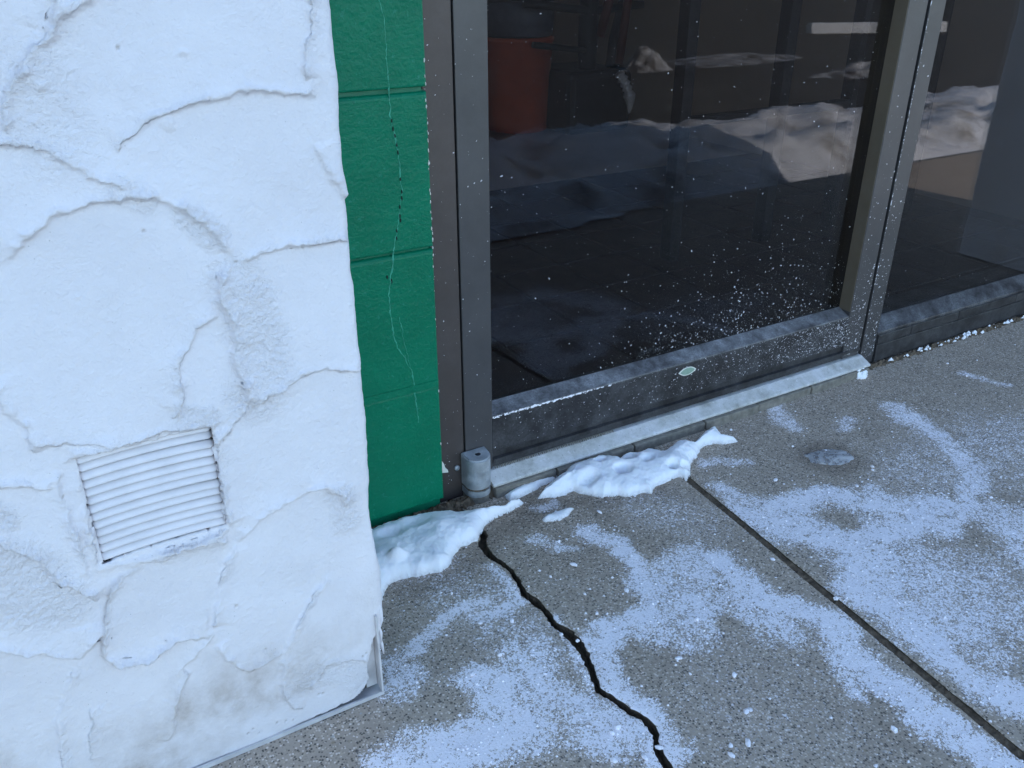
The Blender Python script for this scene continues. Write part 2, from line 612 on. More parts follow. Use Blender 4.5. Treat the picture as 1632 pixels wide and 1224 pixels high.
SALT = [   # (points on the pavement, radius in m, density)
 ([(1.3467,0.8687),(1.3444,0.8191),(1.3292,0.769),(1.3093,0.7177),(1.2814,0.6748),(1.2352,0.6355),(1.1829,0.6043),(1.1225,0.5819),(1.0809,0.5788)], .030, .62),
 ([(0.9116,0.5911),(0.8647,0.5416),(0.8772,0.493),(0.8617,0.4487),(0.8528,0.3996),(0.8526,0.3594),(0.8749,0.3243)], .030, .98),
 ([(1.0574,0.6779),(1.0529,0.6228),(0.9811,0.6108),(0.9253,0.5766),(0.9032,0.5279)], .05, .70),
 ([(0.971,0.5498),(0.9543,0.4979),(0.9179,0.4353)], .085, .50),
 ([(1.1828,0.5654),(1.1703,0.5175),(1.1308,0.456),(1.0827,0.3935)], .060, .56),
 ([(0.8738,0.7562),(0.943,0.745),(1.0146,0.7334),(1.0461,0.6746),(1.0822,0.634),(1.1549,0.6207)], .034, .85),
 ([(0.8748,0.718),(0.9056,0.6727),(0.9295,0.6238),(0.9938,0.621),(1.0774,0.6084)], .036, .88),
 ([(0.7458,0.6883),(0.7429,0.643),(0.7444,0.5977),(0.762,0.5606),(0.7816,0.5219),(0.7622,0.4757),(0.7532,0.4404),(0.7591,0.3977),(0.7614,0.3552),(0.7682,0.3213),(0.7676,0.2803)], .027, .98),
 ([(0.7047,0.706),(0.7148,0.6534),(0.7111,0.5904),(0.7246,0.5487)], .045, .55),
 ([(0.631,0.8428),(0.6447,0.7943),(0.6358,0.7385),(0.6177,0.688),(0.6019,0.6615),(0.5625,0.6571),(0.5225,0.6568),(0.4917,0.6405),(0.4743,0.6029),(0.4762,0.5681),(0.4838,0.5367),(0.4793,0.5086),(0.4698,0.4753)], .024, .82),
 ([(0.6336,0.701),(0.6464,0.6639),(0.6475,0.6277),(0.6008,0.6346)], .055, .62),
 ([(0.6742,0.7239),(0.7235,0.7277),(0.738,0.6913),(0.7314,0.6227)], .030, .50),
 ([(0.7349,0.4676),(0.7467,0.4972),(0.7144,0.4228)], .014, .55),
 ([(0.3495,0.6739),(0.3649,0.6557),(0.3458,0.6294),(0.3538,0.5933),(0.3176,0.5847),(0.2795,0.5946),(0.2504,0.5994),(0.2012,0.5965)], .030, .98),
 ([(0.3718,0.6573),(0.4058,0.6316),(0.4155,0.5885),(0.4252,0.5597),(0.4432,0.5238)], .035, .66),
 ([(0.4128,0.6673),(0.395,0.6102),(0.3547,0.5718)], .045, .60),
 ([(0.4185,0.7875),(0.3782,0.7872),(0.3295,0.7649),(0.2972,0.751),(0.2664,0.7377)], .012, .62),
 ([(0.2701,0.7462),(0.2796,0.723),(0.267,0.7131)], .022, .52),
 ([(0.4609,0.8411),(0.4602,0.7878),(0.4645,0.7605),(0.4183,0.7581),(0.3876,0.7665)], .015, .55),
 ([(0.5472,0.8619),(0.5621,0.8428),(0.5824,0.824)], .014, .50),
 ([(0.5925,0.9349),(0.6153,0.9254)], .012, .62),
 ([(0.4754,0.7082),(0.4802,0.679),(0.4787,0.642),(0.4653,0.5967),(0.4677,0.5568),(0.4788,0.519)], .009, .75),
 ([(0.8734,0.8414),(0.8778,0.7973),(0.8921,0.7749)], .022, .58),
 ([(0.8993,0.899),(0.9335,0.8905),(0.9701,0.869)], .014, .42),
 ([(1.1555,0.9809),(1.1186,0.9084),(1.1213,0.9445)], .022, .44),
 ([(1.207,0.8671),(1.2357,0.8773)], .02, .36),
 ([(1.5975,0.8906),(1.6095,0.8437),(1.6206,0.8242)], .012, .48),
 ([(1.1928,0.682),(1.3371,0.6892),(1.434,0.6818)], .12, .20),
 ([(0.6121,0.4408),(0.5832,0.5108),(0.6508,0.5289)], .10, .07),
 ([(0.3884,0.8601),(0.4221,0.7131)], .08, .18),
 ([(0.7742,0.7863),(0.7396,0.8644)], .06, .16),
 ([(1.0296,0.4839),(0.9869,0.3948)], .08, .34),
]
BRIM = [(0.7888,0.8867),(0.6907,0.897),(0.6039,0.9439),(0.4813,0.904),(0.4003,0.8455),(0.3356,0.8683)]
def slab(name, left, right, base):
    ys = np.concatenate([np.linspace(-.14, .18, 14)[:-1], np.arange(.18, 1.052, .003)])
    if name == 'west':
        ts = np.concatenate([np.linspace(0, .80, 20)[:-1], np.linspace(.80, 1., 150)])
    elif name == 'east':
        ts = np.concatenate([np.linspace(0, .34, 420)[:-1], np.linspace(.34, 1., 30)])
    else:
        ts = np.linspace(0, 1, 96)
    xl, xr = left(ys), right(ys)
    X = xl[:, None] + (xr - xl)[:, None] * ts[None, :]
    Yg = np.repeat(ys[:, None], len(ts), 1)
    s = np.zeros_like(X)
    wx = X + .014 * vnoise(X, Yg, 28, 3, 4, .6); wy = Yg + .014 * vnoise(X, Yg, 28, 4, 4, .6)
    big = vnoise(X, Yg, 16, 5, 4)
    for pts, rad, den in SALT:
        d, _, _, _ = polyline_dist(wx, wy, pts)
        s = np.maximum(s, den * ss(1.75, .10, d / (rad * (.88 + .60 * big))) ** 1.2 * 1.05)
    s = np.clip(s * (.86 + .28 * vnoise(X, Yg, 45, 6)), 0, 1)
    # dry clear ring round the ice
    de = np.hypot(X - 1.10, (Yg - .805) * 1.0)
    s *= ss(.045, .085, de)
    d, _, _, _ = polyline_dist(X, Yg, BRIM)
    damp = ss(.05, .0, d + .02 * big) + ss(.07, .035, de)
    Z = .0012 * vnoise(X, Yg, 12, 8) + .0004 * vnoise(X, Yg, 120, 9)
    # worn edges along the joints
    el, er = X - xl[:, None], xr[:, None] - X
    if name != 'west': Z -= .0013 * np.exp(-(el / .003))
    if name != 'east': Z -= .0013 * np.exp(-(er / .003))
    V = np.stack([X, Yg, Z], -1).reshape(-1, 3)
    nr, nc = X.shape
    F = grid_faces(nr, nc)
    extra = {'salt': s.ravel(), 'damp': np.clip(damp, 0, 1).ravel()}
    # side walls down into the joints and along front and back
    n0 = len(V)
    per = np.concatenate([np.arange(nc), np.arange(1, nr) * nc + nc - 1, (nr - 1) * nc + np.arange(nc - 2, -1, -1), np.arange(nr - 2, 0, -1) * nc])
    W = V[per].copy(); W[:, 2] = -.12
    V = np.vstack([V, W])
    k = len(per)
    idx = np.arange(k)
    SF = np.stack([per, n0 + idx, n0 + (idx + 1) % k, per[(idx + 1) % k]], 1)
    F = np.vstack([F, SF])
    for key in extra:
        extra[key] = np.concatenate([extra[key], np.zeros(k)])
    o = npmesh('pavement_slab', V, F, 'salted_concrete', base, False, extra)
    me = o.data
    me.materials.append(M['crack_earth'])
    mi = np.zeros(len(me.polygons), dtype=np.int32); mi[-k:] = 1
    me.polygons.foreach_set('material_index', mi)
    sm = np.ones(len(me.polygons), bool); sm[-k:] = False
    me.polygons.foreach_set('use_smooth', sm)
    return o
pave = box('pavement', -4, 12, -.14, 1.3, -.125, -.016, 'crack_earth')
tag(pave, kind='structure')
yy_ = np.linspace(-.13, 1.04, 260)
xx_ = joint_x(yy_)
V = []
for x_, y_ in zip(xx_, yy_):
    for u_ in (-.009, -.003, .003, .009):
        V.append((x_ + u_, y_, -.0030 - .0012 * (1 - abs(u_) / .009) + random.uniform(-.0011, .0011)))
pydata('joint_filler', V, [(4 * i + k, 4 * i + k + 1, 4 * i + 5 + k, 4 * i + 4 + k) for i in range(259) for k in range(3)], 'brown_dirt', pave)
jag = lambda seed, amp: (lambda y: amp * vnoise(y, y * 0 + seed, 150, seed, 4, .75) + amp * .8 * vnoise(y, y * 0 + seed, 38, seed + 1, 2))
jl, jr, jk = jag(21, .0036), jag(22, .0036), jag(23, .0007)
cw = lambda y: .0058 + .0034 * vnoise(y, y * 0, 14, 33, 2)
slab('west', lambda y: y * 0 - 3.0, lambda y: crack_x(y) - cw(y) + jl(y), pave)
slab('mid', lambda y: crack_x(y) + cw(y) + jr(y), lambda y: joint_x(y) - .0062 + jk(y), pave)
slab('east', lambda y: joint_x(y) + .0062 + jk(y + 3), lambda y: y * 0 + 6.0, pave)
box('pavement_slab', 6.01, 12, -.14, 1.05, -.12, 0, 'plain_concrete', pave)
box('pavement_slab', -4, -3.01, -.14, 1.05, -.12, 0, 'plain_concrete', pave)

# ---- heap of ploughed snow along the far side of the pavement and patches on the lot
def snow_bank():
    xs = np.arange(-3, 9, .03); ys = np.arange(-2.3, .06, .03)
    X, Yg = np.meshgrid(xs, ys)
    edge_n = -.02 + .07 * vnoise(X, Yg * 0, 1.1, 41, 3) - .22 * ss(1.3, 2.9, X)
    edge_f = -1.75 + .30 * vnoise(X, Yg * 0 + 3, .9, 42, 3)
    prof = ss(0, .35, edge_n - Yg) * ss(0, .5, Yg - edge_f)
    H = prof * (.15 + .11 * vnoise(X, Yg, 1.6, 43, 4) + .06 * vnoise(X, Yg, 6, 44, 3) + .03 * np.abs(vnoise(X, Yg, 16, 45, 3)))
    Z = np.where(prof > 0, H - .01, -.2)
    base = np.where(Yg > -.14, 0., -.13)
    Z = np.where(prof > .0, base * ss(0, .3, -Yg) + H + .004, -.3)
    V = np.stack([X, Yg, Z], -1).reshape(-1, 3)
    F = grid_faces(*X.shape)
    keep = (Z.ravel()[F] > -.25).sum(1) >= 3
    V, F, _ = compact(V, F[keep], {})
    V[:, 2] = np.maximum(V[:, 2], -.16)
    return tag(npmesh('snow_bank', V, F, 'bank_snow', None, True), 'ploughed dirty snow heap mirrored in the door glass', 'snow', None, 'stuff')
snow_bank()

def lot_patch(cx, cy, rx, ry, hgt, seed, label):
    n_ = 48
    g = np.linspace(-1.25, 1.25, n_)
    U, W_ = np.meshgrid(g, g)
    r = np.hypot(U, W_) + .35 * vnoise(U, W_, 1.6, seed, 4)
    H = ss(1.0, .1, r) * (1 + .6 * vnoise(U, W_, 4, seed + 1, 4)) * hgt
    V = np.stack([cx + U * rx, cy + W_ * ry, -.131 + H], -1).reshape(-1, 3)
    F = grid_faces(n_, n_)
    keep = (r.ravel()[F] < 1.02).all(1)
    V, F, _ = compact(V, F[keep], {})
    return tag(npmesh('snow_patch', V, F, 'lot_snow', None, True), label, 'snow')
lot_patch(4.9, -4.0, .24, .22, .16, 51, 'small peaked snow lump on the lot, mirrored left of the first dark bar')
lot_patch(6.1, -4.2, .9, .40, .05, 52, 'wide low snow patch on the lot, mirrored between the dark bars')
lot_patch(6.4, -2.9, .7, .22, .07, 53, 'long flat snow streak mirrored near the lock stile')

# painted wheel stop on the lot
ws = profile_x('wheel_stop', [(-.09, 0), (.09, 0), (.06, .12), (-.06, .12)], -.9, .9, 'wheelstop_paint', None, .008)
ws.location = (9.75, -5.55, -.13); ws.rotation_euler[2] = R(22)
tag(ws, 'white concrete wheel stop on the lot, mirrored at the top of the glass', 'wheel stop')

# ================================================================== BUILDING
bld = root('shop_building', 'plain painted shop building above and beside the glass entrance', 'building')
box('upper_wall', -8, 2.92, 1.03, 1.23, 2.28, 4.0, 'facade_paint', bld)
box('roof', -8, 2.92, 1.031, 8.3, 4.0, 4.1, 'facade_paint', bld)
box('side_wall', 2.82, 2.92, 1.231, 8.3, -.12, 3.999, 'facade_paint', bld)
box('facade_wall', -8, -.945, 1.03, 1.23, -.12, 2.28, 'facade_paint', bld)

# ---- interior room seen through the glass
fl = box('interior_floor', -4, 2.81, 1.075, 8.2, -.10, -.006, 'grout'); tag(fl, kind='structure')
tile_me = None
for i in range(13):
    for j in range(8):
        if tile_me is None:
            t = box('tile', -.0985, .0985, -.0985, .0985, -.008, 0, 'tile_red', fl, .002, 1)
            tile_me = t.data
        else:
            t = link('tile', tile_me, None, fl)
        t.location = (.55 + i * .203, 1.18 + j * .203, 0)
vf = box('interior_vinyl_floor', -.5, 2.78, 2.70, 8, -.005, 0, 'vinyl'); tag(vf, kind='structure')
bw = empty('interior_back_wall'); tag(bw, kind='structure')
box('wall_panel', -4, .3, 8.0, 8.15, 0, 3.99, 'room_wall', bw)
box('wall_panel', 1.5, 2.78, 8.0, 8.15, 0, 3.99, 'room_wall', bw)
box('wall_panel', .3, 1.5, 8.0, 8.15, 0, 2.1, 'room_wall', bw)
box('wall_panel', .3, 1.5, 8.0, 8.15, 2.75, 3.99, 'room_wall', bw)
box('added_window_pane', .3, 1.5, 8.07, 8.076, 2.1, 2.75, 'glass', bw)  # unseen window, added so sun and sky brighten the room
lw = box('interior_side_wall', -.6, -.5, 1.24, 8, 0, 3.99, 'room_wall'); tag(lw, kind='structure')
lw = box('interior_partition', 2.78, 2.815, 1.24, 8, 0, 3.99, 'room_wall'); tag(lw, kind='structure')
lw = box('interior_ceiling', -.5, 2.78, 1.24, 8, 3.0, 3.1, 'room_ceiling'); tag(lw, kind='structure')

rail = root('interior_railing', 'dark metal railing of upright bars standing inside behind the door glass', 'railing')
for x0, x1 in ((1.53, 1.566), (1.88, 1.917), (2.172, 2.222), (2.52, 2.56)):
    box('upright_bar', x0, x1, 1.75, 1.79, 0, 2.2, 'dark_steel', rail, .002)
box('cross_rail', 1.53, 2.56, 1.752, 1.785, .360, .384, 'dark_steel', rail, .002)

bk = root('orange_bucket', 'round orange bucket with a dark grey tub on top, inside behind the glass', 'bucket')
lathe('pail', [(.14, 0), (.145, .01), (.165, .395), (.172, .40), (.172, .415), (.16, .42)], 2.20, 3.70, 'orange_plastic', bk)
lathe('tub', [(.15, .421), (.165, .43), (.172, .56), (.16, .57)], 2.20, 3.70, 'grey_plastic', bk)
lid = lathe('lid', [(.10, .571), (.12, .58), (.12, .68), (.10, .69)], 2.26, 3.66, 'black_rubber', bk)
for k, (a, z, l_) in enumerate(((-2.05, .655, .05), (-1.75, .66, .05), (-1.9, .635, .075), (-1.62, .64, .03), (-1.85, .615, .06))):
    V = []
    for q in range(5):
        aa = a + (q / 4 - .5) * l_ / .12
        for zz in (z - .005, z + .005):
            V.append((2.26 + .1215 * math.cos(aa), 3.66 + .1215 * math.sin(aa), zz))
    pydata('label_mark', V, [(2 * q, 2 * q + 2, 2 * q + 3, 2 * q + 1) for q in range(4)], 'chip_white', lid)

tr = root('machine_frame', 'dark and red steel machine frame standing inside beside the orange bucket', 'machine')
tube('upright', [(2.46, 3.5, 0), (2.46, 3.5, .75)], .045, 'dark_steel', tr)
tube('strut', [(2.58, 3.5, .02), (2.62, 3.5, .4), (2.73, 3.5, .80)], .035, 'dark_steel', tr)
tube('strut', [(2.50, 3.46, .42), (2.60, 3.46, .80)], .022, 'red_steel', tr)
tube('strut', [(2.60, 3.44, .30), (2.66, 3.44, .80)], .02, 'red_steel', tr)
tube('crossbar', [(2.10, 3.48, .57), (2.46, 3.48, .53), (2.75, 3.48, .55)], .018, 'dark_steel', tr)
tube('crossbar', [(2.15, 3.48, .40), (2.46, 3.48, .36)], .014, 'dark_steel', tr)
box('housing', 2.30, 2.66, 3.40, 3.80, .0, .28, 'dark_steel', tr, .03)

hose = root('foil_hose', 'crumpled silver foil hose end hanging inside by the machine', 'hose')
pr = []
pts = []
for i in range(26):
    t = i / 25
    pts.append((2.545 + .055 * math.sin(t * 2.2) , 3.36 - .03 * t, .27 - .18 * t))
    pr.append((.022 + .005 * math.sin(i * 2.1)) if t < .55 else (.030 - .055 * (t - .55)))
tube('duct', pts, pr, 'foil', hose, 14)

# ================================================================== GREEN BLOCK WALL
YG = 1.004
gw = root('green_block_wall', 'glossy green painted concrete block wall between white stucco and bronze door frame', 'wall')
box('mortar', -.945, .4635, YG + .0060, 1.20, 0, 2.28, 'mortar_green', gw)
course = .2035
z0 = .004
def block_mesh(L):
    bm = bmesh.new()
    bm_box(bm, 0, L, 0, .15, 0, course - .0060)
    # tooled joint: broad soft shoulder on the upper edge, tight arris below
    zt = course - .0060
    up_ = [e for e in bm.edges if all(v.co.y < .001 and v.co.z > zt - .001 for v in e.verts)]
    bmesh.ops.bevel(bm, geom=up_, offset=.0070, segments=4, affect='EDGES', profile=.5)
    lo_ = [e for e in bm.edges if all(v.co.y < .001 and v.co.z < .001 for v in e.verts)]
    bmesh.ops.bevel(bm, geom=lo_, offset=.0030, segments=3, affect='EDGES', profile=.5)
    sd_ = [e for e in bm.edges if all(v.co.y < .001 for v in e.verts) and abs(e.verts[0].co.x - e.verts[1].co.x) < 1e-5]
    bmesh.ops.bevel(bm, geom=sd_, offset=.0025, segments=2, affect='EDGES', profile=.5)
    me = bpy.data.meshes.new('block'); bm.to_mesh(me); bm.free()
    me.materials.append(M['green'])
    for p in me.polygons: p.use_smooth = False
    return me
full, half = block_mesh(.39), block_mesh(.19)
tops = [.014, .222, .4165, .620]
zs = [.018, .2195, .4200, .6225] + [.6225 + course * k for k in range(1, 9)]
for c, zc in enumerate(zs):
    xr = .468
    spans = [(xr - .39, full), (xr - .79, full), (xr - 1.19, full)] if c % 2 else [(xr - .19, half), (xr - .59, full), (xr - .99, full), (xr - 1.39, full)]
    if c % 2 == 0:
        spans = spans[:3]
    for x, me in spans:
        o = link('block', me, None, gw)
        o.location = (x, YG + random.uniform(-.0004, .0004), zc)
box('mortar', .03, .4665, YG - .0009, YG + .02, .2120, .2228, 'green', gw)      # one joint is filled flush with paint
# settlement crack through the blocks: pale torn paint with open black holes
GC = [(0.4128,0.7206),(0.417,0.704),(0.4179,0.6736),(0.4176,0.6458),(0.4185,0.6245),(0.4179,0.5918),(0.4213,0.5692),(0.4251,0.5499),(0.4265,0.5187),(0.4278,0.4987),(0.4228,0.4752),(0.4175,0.4472),(0.4118,0.4271),(0.4098,0.4105),(0.4049,0.3899),(0.4005,0.3644),(0.401,0.3331),(0.4037,0.305),(0.4089,0.2852),(0.4172,0.269),(0.4255,0.2478),(0.4301,0.227),(0.4294,0.1972),(0.4333,0.1602)]
def ribbon(name, pts, w0, y, mat, parent, seed, depth=.0016):
    P = np.array(pts); 
    d = np.hypot(*(P[1:] - P[:-1]).T); s = np.concatenate([[0], np.cumsum(d)])
    q = np.arange(0, s[-1], .0022)
    px, pz = np.interp(q, s, P[:, 0]), np.interp(q, s, P[:, 1])
    px = px + .0022 * vnoise(q, q * 0, 130, seed, 4, .7)
    V, F = [], []
    for i, (a, b_) in enumerate(zip(px, pz)):
        ww = w0 * (.45 + .75 * abs(vnoise(np.array([q[i]]), np.array([.3]), 160, seed + 1, 2)[0]) * 1.6)
        V += [(a - ww, y + depth, b_), (a, y, b_), (a + ww, y + depth, b_)]
    for i in range(len(q) - 1):
        for k in (0, 1):
            F.append((3 * i + k, 3 * i + k + 1, 3 * i + 4 + k, 3 * i + 3 + k))
    return pydata(name, V, F, mat, parent, True)
ribbon('crack_line', GC, .0015, YG - .0008, 'pale_green_line', gw, 61)
ribbon('crack_line', [(0.4136,0.3304),(0.4155,0.3163),(0.4177,0.2926),(0.4206,0.2778),(0.4255,0.2478)], .0009, YG - .0008, 'pale_green_line', gw, 63)
HOLES = [(0.4192,0.5866),(0.4202,0.5768),(0.4221,0.5684),(0.4238,0.5569),(0.4249,0.5476),(0.4262,0.5148),(0.4269,0.498),(0.4264,0.4901),(0.4231,0.4792),(0.4224,0.4679),(0.4229,0.4621),(0.4168,0.4489),(0.4162,0.4399),(0.4053,0.3828),(0.3996,0.39)]
for k, (hx, hz) in enumerate(HOLES):
    V, F = [], []
    n_ = 9
    for q in range(n_):
        a = 2 * math.pi * q / n_
        rr = random.uniform(.7, 1.25)
        V.append((hx + .0008 * rr * math.cos(a), YG - .0013, hz + .0026 * rr * math.sin(a)))
        V.append((hx + .0008 * rr * math.cos(a), YG + .002, hz + .0026 * rr * math.sin(a)))
    F = [(2 * q, 2 * q + 1, 2 * ((q + 1) % n_) + 1, 2 * ((q + 1) % n_)) for q in range(n_)] + [tuple(2 * q for q in range(n_))]
    pydata('crack_hole', V, F, 'hole_black', gw)
# chipped paint edge beside the door frame
V, F = [], []
for k in range(42):
    zc = random.uniform(.30, .66) if k < 30 else random.uniform(.02, .7)
    xc, s_ = .4665 + random.uniform(-.0008, .0008), random.uniform(.0006, .0017)
    b0 = len(V)
    for a in range(5):
        an = a * 2 * math.pi / 5
        V.append((xc + s_ * .55 * math.cos(an), YG - .0006 + random.uniform(-.0004, .0004), zc + s_ * 1.6 * math.sin(an)))
    V.append((xc, YG - .0014, zc))
    F += [(b0 + a, b0 + (a + 1) % 5, b0 + 5) for a in range(5)]
tag(pydata('paint_chips', V, F, 'chip_white', gw), kind='stuff')

# ================================================================== STUCCO PILLAR
YP = .708
def pillar_surface(parent, detailed=True, mirror=None):
    # path around: front from far left to the corner, round it, and back along the side
    if detailed:
        s_front = np.concatenate([np.linspace(-.90, -.17, 40)[:-1], np.arange(-.17, .2435, .00125)])
        zs_ = np.concatenate([np.arange(.003, .80, .00125), np.linspace(.80, 2.28, 90)[1:]])
    else:
        s_front = np.linspace(-.90, .2435, 150)
        zs_ = np.concatenate([np.linspace(.003, 1.1, 150), np.linspace(1.1, 2.28, 50)[1:]])
    rad = .0085
    xs = list(s_front); ysv = [YP] * len(xs); nx = [0.] * len(xs); ny = [-1.] * len(xs)
    na = 10 if detailed else 6
    for k in range(1, na + 1):
        a = k / na * math.pi / 2
        xs.append(s_front[-1] + rad * math.sin(a)); ysv.append(YP + rad - rad * math.cos(a))
        nx.append(math.sin(a)); ny.append(-math.cos(a))
    ms = 60 if detailed else 70
    for k in range(1, ms):
        xs.append(s_front[-1] + rad); ysv.append(YP + rad + (1.0125 - YP - rad) * k / (ms - 1)); nx.append(1.); ny.append(0.)
    xs, ysv, nx, ny = map(np.array, (xs, ysv, nx, ny))
    S = xs + (ysv - YP)          # unrolled coordinate
    U, Z = np.meshgrid(S, zs_)
    return xs, ysv, nx, ny, U, Z

# trowel edges: (points, height m, fall-off m, side of the thick plaster (+1 left of travel), stain and painted shade)
RID = [
 ([(0.2377,0.7497),(0.2353,0.7365),(0.2305,0.715),(0.2236,0.6899),(0.2236,0.6761)], .0032, .012, 1, .30),
 ([(0.0719,0.6364),(0.0854,0.6474),(0.0998,0.6561),(0.121,0.6644),(0.1461,0.6712),(0.1727,0.6734),(0.1998,0.6734),(0.2219,0.67),(0.2368,0.6626)], .0042, .012, 1, .05),
 ([(-0.0104,0.6502),(0.0012,0.6507),(0.0085,0.6517),(0.0177,0.6473),(0.0284,0.641),(0.0416,0.6337),(0.0549,0.6222),(0.0661,0.6157),(0.0778,0.6071)], .0036, .010, 1, .12),
 ([(-0.0198,0.5616),(0.0013,0.5821),(0.0185,0.5961),(0.0395,0.6016),(0.064,0.6046),(0.0832,0.6021),(0.0996,0.5989),(0.1155,0.5894),(0.1309,0.5734),(0.1395,0.5574),(0.1483,0.5403)], .0040, .013, 1, .10),
 ([(0.1483,0.5403),(0.1637,0.5427),(0.1839,0.5454),(0.2043,0.5472),(0.2349,0.5435),(0.2563,0.5412)], .0032, .011, 1, .03),
 ([(0.0597,0.7522),(0.0564,0.7406),(0.0538,0.7321),(0.0475,0.7192),(0.0435,0.7134),(0.0363,0.7109),(0.0272,0.7009),(0.0195,0.6924),(0.0151,0.6836),(0.0093,0.672),(0.0076,0.6595),(0.0089,0.6534)], .0042, .009, 1, .22),
 ([(0.0815,0.748),(0.0716,0.7403),(0.0629,0.7346),(0.0525,0.7262),(0.0472,0.718)], .0034, .010, -1, .15),
 ([(0.2278,0.6273),(0.233,0.6087),(0.2421,0.5943),(0.2471,0.5818),(0.2535,0.5766)], .0028, .012, 1, .28),
 ([(0.1447,0.5409),(0.1335,0.5309),(0.131,0.5214),(0.1292,0.5095),(0.1342,0.4978),(0.1384,0.4865),(0.1376,0.4738),(0.1334,0.4594),(0.1368,0.4453),(0.1376,0.4316),(0.1395,0.4173),(0.1387,0.4036)], .0046, .016, 1, .10),
 ([(0.1387,0.4036),(0.1478,0.4082),(0.1589,0.4148),(0.1701,0.4164),(0.1878,0.4234),(0.2127,0.427),(0.2272,0.4202),(0.2518,0.4148)], .0046, .014, 1, .10),
 ([(0.1028,0.3751),(0.1068,0.3797),(0.1233,0.3937),(0.1387,0.4036)], .0040, .013, 1, .05),
 ([(0.1279,0.4939),(0.1126,0.492),(0.1042,0.4875),(0.0988,0.4761),(0.092,0.469),(0.0874,0.4596),(0.0862,0.4469),(0.0883,0.4374),(0.0836,0.4253),(0.0812,0.4168),(0.0728,0.4136)], .0034, .010, -1, .12),
 ([(-0.0491,0.4737),(-0.0435,0.4615),(-0.0397,0.4499),(-0.034,0.4405),(-0.0296,0.4307),(-0.031,0.4184),(-0.03,0.4069)], .0040, .014, 1, .12),
 ([(-0.0334,0.4197),(-0.0137,0.412),(0.0061,0.4073),(0.0179,0.4037),(0.0367,0.3993)], .0022, .010, 1, .02),
 ([(-0.0139,0.3935),(0.0014,0.3984),(0.0183,0.3987),(0.0367,0.3993),(0.0571,0.4001),(0.0774,0.4005),(0.0938,0.4008),(0.105,0.3995),(0.1061,0.3896)], .0042, .014, 1, .20),
 ([(0.1062,0.3935),(0.1066,0.3674),(0.1054,0.341),(0.1049,0.3066),(0.105,0.2837)], .0034, .013, 1, .12),
 ([(-0.0183,0.3906),(-0.021,0.3466),(-0.0192,0.3277),(-0.0181,0.3067),(-0.0184,0.2856),(-0.0151,0.2717)], .0034, .008, -1, .18),
 ([(0.1065,0.286),(0.0847,0.2797),(0.0592,0.2794),(0.0345,0.2798),(0.0081,0.2812),(-0.0076,0.2861),(-0.0072,0.3331),(-0.0067,0.3869)], .0034, .008, 1, .22),
 ([(-0.0695,0.3887),(-0.0612,0.3865),(-0.0455,0.3825),(-0.0237,0.374)], .0026, .010, 1, .02),
 ([(0.1095,0.2659),(0.1201,0.2736),(0.1357,0.2862),(0.1522,0.2913),(0.1707,0.2958),(0.1875,0.3003),(0.1997,0.3007),(0.2103,0.2904),(0.2189,0.2762),(0.2224,0.2635)], .0040, .012, 1, .08),
 ([(0.1095,0.2659),(0.1001,0.2464),(0.0873,0.2243),(0.0807,0.1967),(0.0749,0.1746)], .0030, .010, 1, .10),
 ([(0.0298,0.2688),(0.0175,0.2695),(0.0081,0.2705),(-0.0015,0.2588),(-0.0104,0.2431),(-0.0161,0.2251),(-0.0207,0.207),(-0.0229,0.1905),(-0.0194,0.1779),(-0.014,0.172),(0.0005,0.1663),(0.0135,0.1663),(0.0258,0.1707),(0.0382,0.179),(0.0516,0.1751),(0.0669,0.1695),(0.0756,0.1711)], .0062, .016, 1, .75),
 ([(-0.1058,0.2382),(-0.0977,0.2322),(-0.0828,0.2234),(-0.0643,0.21),(-0.0411,0.1956),(-0.0311,0.2029),(-0.0195,0.2185),(-0.0194,0.2296)], .0046, .013, 1, .25),
 ([(-0.0471,0.184),(-0.0564,0.1701),(-0.0642,0.153),(-0.0725,0.1294),(-0.079,0.0941),(-0.085,0.0608)], .0024, .010, 1, .30),
 ([(-0.0443,0.1325),(-0.0468,0.1149),(-0.0537,0.0918),(-0.0561,0.063)], .0012, .006, 1, .40),
 ([(0.074,0.1686),(0.0609,0.1585),(0.0501,0.1507),(0.0369,0.1432),(0.0395,0.1302),(0.0289,0.1096),(0.0203,0.0805),(0.0131,0.0526)], .0030, .010, -1, .45),
 ([(0.0744,0.1553),(0.0813,0.1353),(0.0932,0.1166),(0.1022,0.1068),(0.1176,0.1096),(0.1366,0.1133)], .0034, .010, 1, .25),
 ([(0.1956,0.1951),(0.1869,0.1823),(0.1746,0.1684),(0.1622,0.1537),(0.1497,0.133),(0.1394,0.1137),(0.1341,0.0924),(0.1308,0.0762),(0.1318,0.0509),(0.1384,0.0361),(0.1502,0.022)], .0034, .011, 1, .25),
 ([(-0.0807,0.3425),(-0.0732,0.3358),(-0.0647,0.3248),(-0.053,0.3124),(-0.0448,0.2991),(-0.0406,0.2824),(-0.0304,0.2739),(-0.0194,0.2607),(-0.0169,0.2475)], .0048, .012, 1, .18),
 ([(0.156,0.0482),(0.1799,0.073),(0.2084,0.068),(0.2296,0.0528)], .0020, .010, 1, .05),
 ([(0.0358,0.2721),(0.0596,0.2821),(0.0842,0.277),(0.1047,0.2736)], .0030, .007, -1, .60),
]
BLOB = [([(0.0471,0.7172)][0], .0040, .0075), ([(0.1131,0.6527)][0], .0036, .0045), ([(0.1344,0.7036)][0], .0022, .003), ([(0.0342,0.6873)][0], .003, .003), ([(0.0891,0.4426)][0], .005, .005), ([(0.1701,0.4164)][0], .004, .004), ([(0.1375,0.431)][0], .004, .004)]
